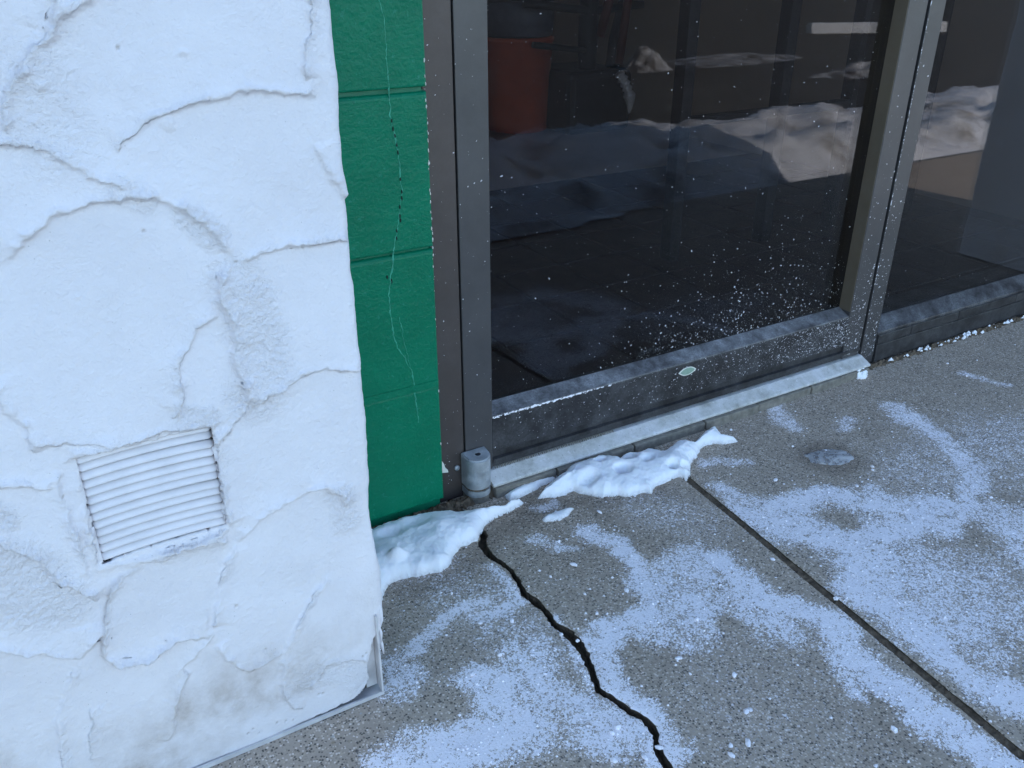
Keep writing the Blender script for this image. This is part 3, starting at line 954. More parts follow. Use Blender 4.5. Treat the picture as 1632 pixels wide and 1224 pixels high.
PIN = [(0.0894,0.7088),(0.0821,0.5761),(0.1481,0.5393),(0.1197,0.1259),(0.1185,0.0215),(0.1359,0.0146),(0.0988,0.0175),(0.0874,0.0232),(0.1279,0.0182),(0.1674,0.0355),(0.1724,0.0348),(0.2216,0.0661),(0.2263,0.0685),(-0.0203,0.3635),(0.099,0.1926),(0.1138,0.3783),(0.1043,0.3921),(0.1046,0.3869),(0.1396,0.0288),(0.0926,0.0268)]
ROUGH = [([(0.1535,0.5031),(0.1568,0.4672),(0.1583,0.4364),(0.1469,0.4141)], .028, 1.0), ([(0.1387,0.5283),(0.154,0.5256)], .02, .8), ([(-0.0698,0.3112),(-0.0552,0.2918),(-0.0472,0.2608),(-0.0696,0.2706)], .03, 1.0), ([(0.1176,0.5845),(0.134,0.5641)], .012, 1.),
         ([(0.0713,0.6103),(0.0871,0.5986)], .012, .7), ([(0.2142,0.2831),(0.2212,0.25)], .016, .8), ([(0.1646,0.0624),(0.2072,0.0545),(0.2197,0.0243)], .02, .8), ([(0.0891,0.4109),(0.104,0.4036)], .012, 1.), ([(0.0258,0.6899),(0.0289,0.6687),(0.0361,0.6464)], .03, .5), ([(-0.0672,0.3612),(-0.0644,0.354)], .012, 1.)]
VX0, VX1, VZ0, VZ1 = -.004, .1045, .288, .3965         # the vent's opening
EDGE = [(0.0406,-0.0031),(0.0848,0.0046),(0.1226,0.0038),(0.1491,0.0052),(0.1739,0.006),(0.207,0.0095),(0.2229,0.0177),(0.2319,0.0344),(0.2312,0.0539),(0.2385,0.0701),(0.2421,0.0785),(0.245,0.0965),(0.2467,0.1094)]

def build_stucco(parent):
    xs, ysv, nx, ny, U, Z = pillar_surface(parent, True)
    nr, nc = U.shape
    jx = U + .0026 * vnoise(U, Z, 170, 71, 3) + .0026 * vnoise(U, Z, 55, 72, 2)
    jz = Z + .0026 * vnoise(U, Z, 170, 73, 3) + .0026 * vnoise(U, Z, 55, 74, 2)
    H = .0034 * vnoise(U, Z, 9, 75, 2) + .0009 * vnoise(U, Z, 38, 76, 4)
    dirt = np.zeros_like(U)
    sel = (U > -.22) & (Z < .84)
    ux, uz = jx[sel], jz[sel]
    h = np.zeros(ux.shape); AMP = 1.65; dirt_shade = np.zeros(ux.shape); ro = np.zeros(ux.shape); rl = np.zeros(ux.shape)
    for pts, A, Lf, side, st in RID:
        lo = np.min(np.array(pts), 0) - .08; hi = np.max(np.array(pts), 0) + .08
        m_ = (ux > lo[0]) & (ux < hi[0]) & (uz > lo[1]) & (uz < hi[1])
        if not m_.any():
            continue
        a, b_ = ux[m_], uz[m_]
        d, sg, t, tot = polyline_dist(a, b_, pts)
        along = AMP * A * ss(0, .10, t) * ss(1, .90, t) * (.72 + .55 * vnoise(a, b_, 38, int(A * 1e6) % 97, 2))
        sd_ = d * np.where(sg == 0, 1, sg) * side
        # beyond the ends of the stroke there is no thick side
        endf = np.where((t <= 0) | (t >= 1), 0., 1.)
        hh = np.where(sd_ >= 0, np.exp(-sd_ / Lf), np.exp(-(sd_ / .0021) ** 2)) * along * endf
        # a crumb bead on the very lip
        hh += along * .75 * np.exp(-((sd_ - .0018) / .0022) ** 2) * np.clip(vnoise(a, b_, 150, 7, 3) + .25, 0, 1) * endf
        h[m_] += hh
        gate = ss(.12, .32, vnoise(a, b_, 75, int(A * 1e6) % 89 + 3, 3))
        edge_m = ss(0, .05, t) * ss(1, .95, t) * endf
        dirt_shade[m_] = np.maximum(dirt_shade[m_], .22 * gate * np.exp(-np.abs(sd_ + .0004) / .0008) * edge_m)  # broken dark line painted as the shade under the lip
        rl[m_] = np.maximum(rl[m_], .8 * np.exp(-np.clip(sd_, 0, 1) / .007) * (sd_ > -.001) * edge_m * ss(-.3, .3, vnoise(a, b_, 30, 17, 2)))
        dirt_shade[m_] = np.maximum(dirt_shade[m_], min(.7, .75 * st) * np.exp(-np.abs(sd_ + .0010) / .0022) * ss(0, .05, t) * ss(1, .95, t))  # brown stain, and shade painted on the low side of the ridge
    for (cx_, cz_), A, r_ in BLOB:
        d = np.hypot(ux - cx_, uz - cz_)
        h += A * np.exp(-(d / r_) ** 4) * (.7 + .6 * vnoise(ux, uz, 240, 15, 2))
    for pts, r_, a_ in ROUGH:
        d, _, _, _ = polyline_dist(ux, uz, pts)
        ro = np.maximum(ro, a_ * ss(1.3, .5, d / r_))
    tx, tz = U[sel], Z[sel]
    h += ro * (.0007 * vnoise(tx, tz * 1.4, 230, 81, 2) + .0010 * vnoise(tx, tz, 400, 82, 2))
    h += .00030 * vnoise(tx, tz, 260, 83, 3) * (.5 + ss(-.2, .4, vnoise(tx, tz, 20, 84, 3)))
    for cx_, cz_ in PIN:
        d = np.hypot(tx - cx_, tz - cz_) * (1 + .3 * vnoise(tx, tz, 400, 9, 1))
        h -= .0025 * np.exp(-(d / .0011) ** 2)
        dirt_shade = np.maximum(dirt_shade, .9 * np.exp(-(d / .0013) ** 4))
    # grime: rain streaks and splash low on the wall
    low = ss(.30, .04, tz)
    streak = np.clip(vnoise(tx, tz * .12, 70, 91, 3) + .15, 0, 1)
    cloud = np.clip(vnoise(tx, tz, 14, 92, 4) + .1, 0, 1)
    dirt_shade = np.maximum(dirt_shade, low * (.10 + .60 * streak * cloud + .55 * cloud) * (1 + .5 * ss(.10, .0, tz)))
    # the worn bottom edge
    dirt_shade = np.maximum(dirt_shade, .7 * ss(.018, .0, tz) * np.clip(vnoise(tx, tz, 90, 93, 3) + .3, 0, 1))
    # press the plaster back round the vent
    cx_, cz_ = (VX0 + VX1) / 2, (VZ0 + VZ1) / 2
    H[sel] += h
    dirt[sel] = dirt_shade
    rough = np.zeros_like(U); rough[sel] = np.clip(ro + rl, 0, 1)
    X = xs[None, :] + nx[None, :] * H
    Yq = ysv[None, :] + ny[None, :] * H
    # uneven corner line
    corner = np.clip(nx, 0, 1)[None, :] * (.0032 * vnoise(Z, Z * 0, 11, 95, 3) + .0012 * vnoise(Z, Z * 0, 60, 96, 2) - .006 * ss(.14, .02, Z))
    corner = corner + (-.006 * ss(.14, .02, Z)) * ss(.22, .2435, U) * (1 - np.clip(nx, 0, 1))[None, :]
    X = X + corner
    V = np.stack([X, Yq, Z], -1).reshape(-1, 3)
    F = grid_faces(nr, nc)
    # openings: the vent and the broken bottom edge
    fu = U.ravel()[F].mean(1); fz = Z.ravel()[F].mean(1)
    rag = .0014 * vnoise(fu, fz, 130, 97, 3)
    vent = (fu > VX0 + rag) & (fu < VX1 + rag) & (fz > VZ0 + rag) & (fz < VZ1 + rag - .001)
    E = np.array(EDGE)
    jr_ = .0022 * vnoise(fu, fz, 150, 98, 3)
    lowcut = fz < np.interp(fu, [-1., E[0][0]] + [p[0] for p in EDGE[1:8]] + [.2345], [.0065, E[0][1] + .004] + [p[1] + .0005 for p in EDGE[1:8]] + [.06]) + jr_
    ecut = (fz < .115) & (fu > np.interp(fz, [.0, .03, .047, .065, .085, .105], [.205, .228, .2255, .2325, .2375, .262]) + jr_)
    keep = ~(vent | lowcut | ecut)
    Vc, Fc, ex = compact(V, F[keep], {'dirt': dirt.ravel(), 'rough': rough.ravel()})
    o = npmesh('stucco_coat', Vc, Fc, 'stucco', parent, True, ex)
    md = o.modifiers.new('thickness', 'SOLIDIFY')
    md.thickness = .009
    md.offset = -1
    md.use_rim = True
    return o

pil = root('stucco_pillar', 'white trowelled stucco pillar with a small louvred vent, beside the green blocks', 'pillar')
sc_ = build_stucco(pil)
# the solidify modifier pushes along normals: find out which way they point
box('core', -.895, .236, .7235, 1.003, .006, 2.27, 'dark_core', pil)
# galvanised stop bead under and at the corner of the stucco
profile_x('bottom_bead', [(.7035, .0010), (.7225, .0010), (.7225, .0022), (.7060, .0022), (.7060, .0062), (.7035, .0062)], -.90, .2415, 'trim_metal', pil)
bm = bmesh.new()
bm_box(bm, .2388, .2412, .7035, .7225, .0064, .118)
bm_box(bm, .2255, .2384, .7165, .7188, .0078, .118)
me = bpy.data.meshes.new('corner_bead'); bm.to_mesh(me); bm.free()
link('corner_bead', me, 'trim_metal', pil)
# curls of loose paint hanging at the corner
for k, pts in enumerate(([(.246, .712, .135), (.2475, .711, .120), (.2475, .7105, .104), (.2455, .711, .094)], [(.2445, .712, .10), (.2460, .711, .085), (.2455, .711, .07)], [(.243, .712, .088), (.2462, .712, .068), (.2475, .711, .054)])):
    tube('paint_curl', pts, [.0010, .0030, .0027, .0008][:len(pts)] if len(pts) == 4 else [.0010, .0022, .0008], 'slat_paint', pil, 8)

# ---- the vent
vent = empty('vent_grille'); vent.parent = pil
box('vent_back', VX0 - .004, VX1 + .004, .7165, .7175, VZ0 - .004, VZ1 + .004, 'dark_core', vent)
NS = 13
pitch = (VZ1 - VZ0) / NS
def slat_mesh():
    V, F = [], []
    prof = [(.0010, .42), (-.0012, .34), (-.0034, .05), (-.0050, -.28), (-.0047, -.36), (-.0030, -.39), (.0012, .05), (.0030, .40)]
    n_ = 28
    L0, L1 = VX0 - .002, VX1 + .002
    k = len(prof)
    for i in range(n_ + 1):
        t = i / n_
        x = L0 + (L1 - L0) * t
        bow = .0024 * (1 - (2 * t - 1) ** 2)
        e = min(t, 1 - t) * (L1 - L0)
        endf = min(1., e / .004)
        endf = .35 + .65 * math.sqrt(max(0, 1 - (1 - endf) ** 2))
        for y, z in prof:
            V.append((x, YP + .0055 + y * endf, z * pitch * (.5 + .5 * endf) + bow))
    for i in range(n_):
        for q in range(k):
            F.append((i * k + q, (i + 1) * k + q, (i + 1) * k + (q + 1) % k, i * k + (q + 1) % k))
    F.append(tuple(range(k))); F.append(tuple(range(n_ * k, n_ * k + k))[::-1])
    me = bpy.data.meshes.new('slat'); me.from_pydata(V, [], F); me.update()
    bm = bmesh.new(); bm.from_mesh(me); bmesh.ops.recalc_face_normals(bm, faces=bm.faces[:]); bm.to_mesh(me); bm.free()
    for p in me.polygons: p.use_smooth = True
    me.materials.append(M['slat_paint'])
    return me
sm_ = slat_mesh()
for i in range(NS):
    o = link('slat', sm_, None, vent)
    o.location = (random.uniform(-.0006, .0006), random.uniform(-.0004, .0006), VZ0 + pitch * (i + .5) - .001)
    o.rotation_euler = (0, R(random.uniform(-.5, .5) - .3), 0)

# ---- second pillar, out of frame to the right, mirrored in the sidelight
pil2 = root('stucco_pillar', 'white stucco pillar mirrored in the sidelight glass at the right edge', 'pillar')
xs, ysv, nx, ny, U, Z = pillar_surface(pil2, False)
xs = np.maximum(xs, -.37)
H = .003 * vnoise(U, Z, 9, 175, 2) + .002 * np.abs(vnoise(U, Z, 22, 176, 4)) + .001 * vnoise(U, Z, 70, 177, 3)
X = xs[None, :] + nx[None, :] * H; Yq = ysv[None, :] + ny[None, :] * H
V = np.stack([2.545 - X, Yq + 0 * X, Z], -1).reshape(-1, 3)
F = grid_faces(*U.shape)[:, ::-1]
npmesh('stucco_coat', V, F, 'stucco', pil2, True, {'dirt': (.5 * ss(.5, .0, Z) * np.clip(vnoise(U, Z, 9, 178, 4) + .2, 0, 1)).ravel()})
box('core', 2.305, 2.91, .7235, 1.03, .006, 2.27, 'dark_core', pil2)

# ================================================================== STOREFRONT FRAME
YD = 1.020
fr = root('storefront_frame', 'dark bronze aluminium entrance frame round the glass door and sidelight', 'door frame')
ZT = 2.28
jb = box('jamb', .4690, .5125, YD, 1.14, 0, ZT, 'bronze_brown', fr, .0012)
box('weatherstrip', 1.4198, 1.4282, YD + .012, 1.10, .034, 2.155, 'black_rubber', fr)
box('mullion', 1.4285, 1.4695, YD + .001, 1.14, .004, ZT, 'bronze_light', fr, .0012)
box('jamb', 2.2400, 2.2900, YD + .001, 1.14, .004, ZT, 'bronze_light', fr, .0012)
box('head', .5135, 2.2395, YD + .002, 1.14, 2.16, ZT, 'bronze', fr, .0012)
sl = profile_x('sill', [(YD, .004), (1.11, .004), (1.11, .094), (1.0485, .094), (1.0470, .0930), (1.0205, .0715), (YD, .070)], 1.4700, 2.2395, 'bronze_sill', fr)
# glazing bead strips on the sill face, short snapped lengths
xs0 = 1.4705
random.seed(5)
for L_ in (.105, .16, .21, .24):
    box('sill_bead', xs0, xs0 + L_ - .0016, YD - .0035, YD - .0003, .046, .0655, 'bronze_rail', fr, .001)
    xs0 += L_
box('sill_base', 1.4705, 2.2395, YD - .0030, YD - .0003, .006, .0435, 'bronze_rail', fr, .001)
pane = box('sidelight_pane', 1.4700, 2.2395, 1.0500, 1.0560, .0945, 2.1595, 'glass', fr)
# scraped bare patch low on the jamb
chip = pydata('bare_patch', [(.4697, YD - .0008, .079), (.4700, YD - .0008, .055), (.4840, YD - .0008, .052), (.4835, YD - .0008, .0565), (.4790, YD - .0008, .0625), (.4770, YD - .0008, .070), (.4727, YD - .0008, .078),
                             (.4697, YD + .002, .079), (.4700, YD + .002, .055), (.4840, YD + .002, .052), (.4835, YD + .002, .0565), (.4790, YD + .002, .0625), (.4770, YD + .002, .070), (.4727, YD + .002, .078)],
             [(0, 1, 2, 3, 4, 5, 6)] + [(i, i + 7, (i + 1) % 7 + 7, (i + 1) % 7) for i in range(7)], 'chip_white', jb)
tag(chip, 'cream triangle of bare metal low on the jamb')

# ================================================================== DOOR
dr = root('glass_door', 'bronze framed glass door spattered with white road salt near its bottom', 'door')
hs = box('hinge_stile', .5145, .5625, YD - .0015, 1.065, .034, 2.155, 'bronze_light', dr, .0015)
ls = box('lock_stile', 1.3700, 1.4195, YD, 1.065, .034, 2.155, 'bronze_light', dr, .0015)
box('glazing_stop', 1.3690, 1.3697, YD + .001, 1.0475, .137, 2.05, 'bronze_beige', dr)
profile_x('glazing_stop', [(YD + .0005, .1280), (1.0475, .1395), (1.0475, .1275), (YD + .0005, .1255)], .5630, 1.3685, 'bronze_ledge', dr)
br = box('bottom_rail', .5630, 1.3695, YD, 1.065, .064, .1254, 'bronze_rail', dr, .0012)
box('top_rail', .5630, 1.3695, YD, 1.065, 2.05, 2.155, 'bronze', dr, .0012)
# stepped sweep under the rail
profile_x('door_sweep', [(YD + .004, .0637), (YD + .004, .052), (YD - .002, .0505), (YD - .002, .0440), (YD + .002, .0425), (YD + .002, .0355), (1.06, .0355), (1.06, .0637)], .5632, 1.4192, 'bronze_rail', dr)
V = []; F = []
x = .566
while x < .80:      # frayed brush edge under the sweep
    w_ = random.uniform(.001, .0028); hh = random.uniform(.003, .006)
    b0 = len(V)
    V += [(x, YD + .001, .0353), (x + w_, YD + .001, .0353), (x + w_ * .8, YD - .0035, .0353 - hh), (x + w_ * .2, YD - .0035, .0353 - hh)]
    F.append((b0, b0 + 1, b0 + 2, b0 + 3))
    x += w_ + random.uniform(.0004, .002)
tag(pydata('sweep_brush', V, F, 'grey_stone', dr), kind='stuff')
gp = box('pane', .5628, 1.3698, 1.0480, 1.0540, .13, 2.06, 'glass', dr)
# eye-shaped maker's badge
V, F = [], []
n_ = 28
for ring, (sc1, yy) in enumerate(((1., YD - .0004), (1., YD - .0016), (.86, YD - .0018), (.84, YD - .0012))):
    for k in range(n_):
        a = 2 * math.pi * k / n_
        cxx = math.cos(a)
        V.append((  .956 + .0200 * sc1 * cxx, yy, .110 + .0078 * sc1 * math.copysign((1 - abs(cxx) ** 2.3), math.sin(a))))
for rI in range(3):
    for k in range(n_):
        F.append((rI * n_ + k, rI * n_ + (k + 1) % n_, (rI + 1) * n_ + (k + 1) % n_, (rI + 1) * n_ + k))
bd = pydata('badge', V, F, 'chip_white', br)
pydata('badge_face', V[3 * n_:], [tuple(range(n_))], 'badge_green', bd)
tag(bd, 'small eye-shaped pale green badge')

# bottom pivot
pv = empty('pivot_hinge'); pv.parent = dr
def dprism(name, cx_, yb, hw, dep, z0_, z1_, mat, parent, tilt=0., bev=.002, n_=14):
    """plan: flat back, bulging front"""
    pl = [(-hw, 0), (hw, 0), (hw, -dep * .45)]
    for k in range(1, n_):
        a = math.pi * k / n_
        pl.append((hw * math.cos(a), -dep * .45 - dep * .55 * math.sin(a)))
    pl.append((-hw, -dep * .45))
    bm = bmesh.new()
    lo_ = [bm.verts.new((cx_ + a, yb + b_, z0_)) for a, b_ in pl]
    hi_ = [bm.verts.new((cx_ + a, yb + b_, z1_ + tilt * b_)) for a, b_ in pl]
    k = len(pl)
    bm.faces.new(lo_); top = bm.faces.new(hi_[::-1])
    for i in range(k):
        bm.faces.new((lo_[i], hi_[i], hi_[(i + 1) % k], lo_[(i + 1) % k]))
    bmesh.ops.recalc_face_normals(bm, faces=bm.faces[:])
    if bev:
        bmesh.ops.bevel(bm, geom=[e for e in bm.edges if all(v.co.z > z1_ - .02 and v in hi_ for v in e.verts)], offset=bev, segments=3, affect='EDGES')
    me = bpy.data.meshes.new(name); bm.to_mesh(me); bm.free()
    return link(name, me, mat, parent)
cap = dprism('cap', .5265, 1.0182, .0205, .034, .0265, .0820, 'zinc', pv, .12)
sw = lathe('screw', [(.0052, .0815), (.0052, .0822), (.0040, .0828)], .5275, 1.004, 'dark_steel', cap, 20)
sw.location.z = -.0023
dprism('collar', .5265, 1.0182, .0190, .0320, .0225, .0262, 'brown_dirt', pv, 0, 0)
dprism('bearing', .5265, 1.0182, .0200, .0335, .0120, .0222, 'zinc', pv, 0, 0)
dprism('foot', .5265, 1.0182, .0185, .0320, -.002, .0118, 'grey_stone', pv, 0, 0)
lathe('bolt', [(.0045, 0), (.0045, .003), (.003, .004)], 0, 0, 'zinc', pv, 12).matrix_local = Matrix.Translation((.4985, YD - .0003, .056)) @ Matrix.Rotation(R(90), 4, 'X')

# dried salt spatter on rail, pane and stiles
def fleck(V, F, x, y, z, s_, ang, el):
    b0 = len(V)
    for k in range(5):
        a = 2 * math.pi * k / 5 + random.uniform(-.3, .3)
        u, v_ = s_ * el * math.cos(a) * random.uniform(.7, 1.2), s_ * math.sin(a) * random.uniform(.7, 1.2)
        V.append((x + u * math.cos(ang) - v_ * math.sin(ang), y, z + u * math.sin(ang) + v_ * math.cos(ang)))
    V.append((x, y - s_ * .5, z))
    for k in range(5):
        F.append((b0 + k, b0 + 5, b0 + (k + 1) % 5))
V, F = [], []
random.seed(3)
def sz(a, b_): return .8 * (a + (b_ - a) * random.random() ** 4.5)
for k in range(1500):
    x = random.gauss(1.13, .17)
    z = .141 + random.expovariate(1 / .060)
    if .57 < x < 1.365 and z < .7:
        fleck(V, F, x, 1.0478, z, sz(.00028, .0014), R(random.choice((25, -50)) + random.uniform(-40, 40)), random.uniform(1, 2.4))
for k in range(420):
    fleck(V, F, random.uniform(.57, 1.365), 1.0478, random.uniform(.15, .72) ** 1., sz(.00028, .0010), R(random.uniform(-80, 40)), random.uniform(1, 3))
for k in range(2200):
    x = 1.37 - random.expovariate(1 / .22)
    if x > .6:
        fleck(V, F, x, YD - .0001, random.uniform(.066, .125), sz(.00025, .0012), R(random.uniform(0, 50)), random.uniform(1, 2.4))
for k in range(160):
    fleck(V, F, random.uniform(.565, 1.37), YD - .0001, random.uniform(.066, .125), sz(.0003, .0012), R(random.uniform(0, 50)), random.uniform(1, 2.5))
for k in range(420):
    z = .04 + random.expovariate(1 / .11)
    if z < .7: fleck(V, F, random.uniform(1.372, 1.4185), YD - .0001, z, sz(.0003, .0016), R(random.uniform(0, 60)), random.uniform(1, 2.4))
for k in range(60):
    fleck(V, F, random.uniform(.515, .562), YD - .0016, random.uniform(.08, .7), sz(.0003, .0012), R(random.uniform(0, 90)), random.uniform(1, 2))
for k in range(300):    # caked line under the ledge
    x = random.uniform(.5635, .75) if k < 220 else random.uniform(.56, .80)
    fleck(V, F, x, YD - .0004, .1268 - abs(random.gauss(0, .0012)), sz(.0006, .0024), R(random.uniform(-10, 10)), random.uniform(1, 3))
tag(pydata('salt_spatter', V, F, 'salt_white', dr), 'white flecks of dried road salt', None, None, 'stuff')
V, F = [], []
for k in range(330):
    z = .02 + random.expovariate(1 / .13)
    if z < .7: fleck(V, F, random.uniform(1.4295, 1.469), YD + .0009, z, sz(.0003, .0015), R(random.uniform(0, 60)), random.uniform(1, 2.4))
for k in range(160):
    fleck(V, F, 1.4290 + random.uniform(-.0003, .0008), YD + .0009, random.uniform(.12, .72), sz(.0004, .0016), R(85), random.uniform(1, 3))
for k in range(120):
    z = .098 + random.expovariate(1 / .12)
    if z < .7: fleck(V, F, random.uniform(1.475, 1.95), 1.0498, z, sz(.00025, .0009), R(random.uniform(0, 60)), random.uniform(1, 2))
for k in range(60):
    fleck(V, F, random.uniform(.472, .511), YD - .0001, random.uniform(.03, .7), sz(.0003, .0011), R(random.uniform(0, 90)), random.uniform(1, 2))
tag(pydata('salt_spatter', V, F, 'salt_white', fr), 'white flecks of dried road salt', None, None, 'stuff')

# ---- threshold on its course of small stones
th = root('door_threshold', 'pale worn metal threshold strip on grey stones under the glass door', 'threshold')
profile_x('strip', [(.9920, .0175), (.9912, .0205), (.9935, .0225), (1.0170, .0325), (1.0600, .0325), (1.0600, .0175)], .5485, 1.4255, 'threshold_metal', th)
xs0 = .5500
random.seed(9)
while xs0 < 1.40:
    L_ = random.uniform(.07, .17)
    L_ = min(L_, 1.424 - xs0)
    o = box('stone', xs0, xs0 + L_ - .003, .9865 + random.uniform(-.0025, .003), 1.02, -.004, .0172 - random.uniform(0, .0015), 'grey_stone', th, .0022)
    xs0 += L_

# dirt packed in the gap between wall and pavement
def debris(name, path, width, hgt, mat, label, cat, seed, par=None):
    rs = np.random.default_rng(seed)
    P = np.array(path); d = np.hypot(*(P[1:, :2] - P[:-1, :2]).T); s = np.concatenate([[0], np.cumsum(d)])
    q = np.arange(0, s[-1], .004)
    V, F = [], []
    nc = 7
    for i, t in enumerate(q):
        x, y = np.interp(t, s, P[:, 0]), np.interp(t, s, P[:, 1])
        for k in range(nc):
            u = k / (nc - 1) - .5
            V.append((x, y + u * width * (1 + .3 * rs.normal() * (abs(u) > .4)), hgt * (1 - (2 * u) ** 2) * (.5 + rs.random()) - .001))
    for i in range(len(q) - 1):
        for k in range(nc - 1):
            F.append((i * nc + k, (i + 1) * nc + k, (i + 1) * nc + k + 1, i * nc + k + 1))
    o = pydata(name, V, F, mat, par, False)
    return tag(o, label, cat, None, 'stuff')
debris('packed_dirt', [(.20, .998), (.46, 1.000), (.56, 1.006)], .030, .009, 'brown_dirt', 'dark dirt packed under the green blocks and the frame', 'dirt', 1)
debris('packed_dirt', [(1.43, 1.012), (2.29, 1.012)], .020, .006, 'brown_dirt', 'dark dirt packed along the foot of the sidelight sill', 'dirt', 2)

# ================================================================== SNOW, ICE, SALT
def snow_patch(poly, hmax, L, label, seed, holes=(), lean=None, step=.0013):
    P = np.array(poly)
    lo, hi = P.min(0) - .012, P.max(0) + .012
    xs_ = np.arange(lo[0], hi[0], step); ys_ = np.arange(lo[1], hi[1], step)
    X, Yg = np.meshgrid(xs_, ys_)
    jx = X + .0050 * vnoise(X, Yg, 42, seed, 4, .55); jy = Yg + .0050 * vnoise(X, Yg, 42, seed + 1, 4, .55)
    d = signed_poly(jx, jy, poly)
    dc = np.clip(d, 0, 1)
    body = .42 * (1 - np.exp(-dc / (L * .28))) + .58 * (1 - np.exp(-dc / (L * 1.3)))
    H = hmax * body * (.90 + .26 * vnoise(X, Yg, 20, seed + 2, 2))
    fade = np.clip(d / .008, 0, 1)
    H += fade * (.0016 * vnoise(X, Yg, 62, seed + 3, 3) + .0007 * vnoise(X, Yg, 210, seed + 4, 3))
    H += .0026 * np.sqrt(np.clip(d / .006, 0, 1))
    for (hx, hy), r_, dep in holes:
        H -= dep * np.exp(-(((X - hx) ** 2 / (r_ * 1.35) ** 2 + (Yg - hy) ** 2 / r_ ** 2)) ** 1.5)
    if lean is not None:
        H += lean(X, Yg) * np.clip(d / .02, 0, 1)
    H = np.maximum(H, .0004)
    H = np.where(d > 0, H, -.002)
    V = np.stack([X, Yg, H], -1).reshape(-1, 3)
    F = grid_faces(*X.shape)
    keep = (d.ravel()[F] > -step * .9).all(1)
    V, F, ex = compact(V, F[keep], {'thin': ss(.010, .001, H).ravel()})
    return tag(npmesh('snow_patch', V, F, 'snow', None, True, ex), label, 'snow')
snow_patch([(0.3147,1.0018),(0.3629,1.0037),(0.3946,1.0016),(0.4344,0.9931),(0.4653,0.9825),(0.5017,0.9612),(0.5413,0.9532),(0.5768,0.9599),(0.5835,0.952),(0.5488,0.9431),(0.5144,0.9368),(0.4977,0.9301),(0.4854,0.9192),(0.475,0.9077),(0.4477,0.9031),(0.426,0.8923),(0.408,0.8705),(0.3948,0.8672),(0.3758,0.8737),(0.3623,0.8754),(0.348,0.8792),(0.3255,0.8833),(0.304,0.8647),(0.2804,0.8227),(0.2567,0.8501)],
           .026, .016, 'thick white snow drift in the corner under the green blocks', 201,
           holes=[([(0.3603,0.9646)][0], .012, .010), ([(0.3481,0.9072)][0], .008, -.010), ([(0.4101,0.9724)][0], .014, .005)])
snow_patch([(0.6042,0.9518),(0.6296,0.9697),(0.6719,0.981),(0.6933,0.9927),(0.7151,0.9934),(0.7478,0.9925),(0.7766,0.9802),(0.7965,0.9802),(0.8174,0.9726),(0.8376,0.9726),(0.8582,0.9558),(0.8855,0.9638),(0.9136,0.967),(0.9235,0.9538),(0.9635,0.9681),(0.9965,0.98),(0.9898,0.9629),(0.9843,0.9456),(1.0049,0.9234),(0.9818,0.927),(0.9628,0.9382),(0.9419,0.9405),(0.924,0.9364),(0.9063,0.9228),(0.8837,0.9127),(0.8625,0.8867),(0.8455,0.8748),(0.8384,0.8899),(0.8217,0.8888),(0.7891,0.8887),(0.7702,0.8747),(0.763,0.8831),(0.7493,0.8849),(0.7336,0.8839),(0.7203,0.8958),(0.6948,0.9027),(0.6818,0.9184),(0.6663,0.9398),(0.6475,0.9386),(0.6232,0.9467)],
           .024, .018, 'white snow drift with melted pits lying against the threshold stones', 211,
           holes=[([(0.7571,0.9332)][0], .010, .024), ([(0.7877,0.9599)][0], .009, .028), ([(0.7767,0.9732)][0], .005, .026), ([(0.7366,0.9695)][0], .006, .016), ([(0.6934,0.9385)][0], .012, .010), ([(0.8404,0.9064)][0], .007, .020), ([(0.8583,0.8959)][0], .006, .024), ([(0.81,0.9377)][0], .008, .005), ([(0.6583,0.9404)][0], .008, .006)],
           lean=lambda x, y: .006 * ss(.93, .985, y))
snow_patch([(0.56,0.9858),(0.5941,0.9947),(0.6362,0.9955),(0.6725,0.9894),(0.6583,0.9826),(0.6245,0.9768),(0.5917,0.9713),(0.565,0.9708)], .010, .008, 'thin snow strip beside the pivot along the threshold', 221)
snow_patch([(0.5825,0.9025),(0.6027,0.9057),(0.6266,0.9071),(0.6409,0.9006),(0.6216,0.8908),(0.6003,0.8846),(0.5815,0.8938)], .006, .006, 'small isolated snow fleck on the pavement below the threshold', 231)

def lump(name, cx_, cy_, rx, ry, hz, seed, mat, label, cat, rot=0., lumpy=.25):
    V, F = [], []
    nu, nv = 48, 18
    rs = np.random.default_rng(seed)
    a = np.linspace(0, 2 * np.pi, nu, endpoint=False)
    for j in range(nv):
        t = j / (nv - 1) * math.pi / 2
        rr = math.cos(t)
        for k in range(nu):
            n1 = vnoise(np.array([math.cos(a[k]) * rr * 1.5]), np.array([math.sin(a[k]) * rr * 1.5]), 1.6, seed, 3)[0]
            f = 1 + lumpy * n1
            x, y = rx * rr * math.cos(a[k]) * f, ry * rr * math.sin(a[k]) * f
            V.append((cx_ + x * math.cos(rot) - y * math.sin(rot), cy_ + x * math.sin(rot) + y * math.cos(rot), hz * math.sin(t) * (1 + lumpy * n1) - .0015))
    for j in range(nv - 1):
        for k in range(nu):
            F.append((j * nu + k, j * nu + (k + 1) % nu, (j + 1) * nu + (k + 1) % nu, (j + 1) * nu + k))
    return tag(pydata(name, V, F, mat, None, True), label, cat)
lump('ice_lump', 1.101, .806, .043, .025, .007, 301, 'ice', 'flat translucent ice lump on the pavement in a clear ring of concrete', 'ice', R(-22))
lump('ice_chunk', 1.403, .993, .024, .013, .017, 302, 'snow', 'white frozen chunk at the right end of the threshold', 'ice', R(12), .5)

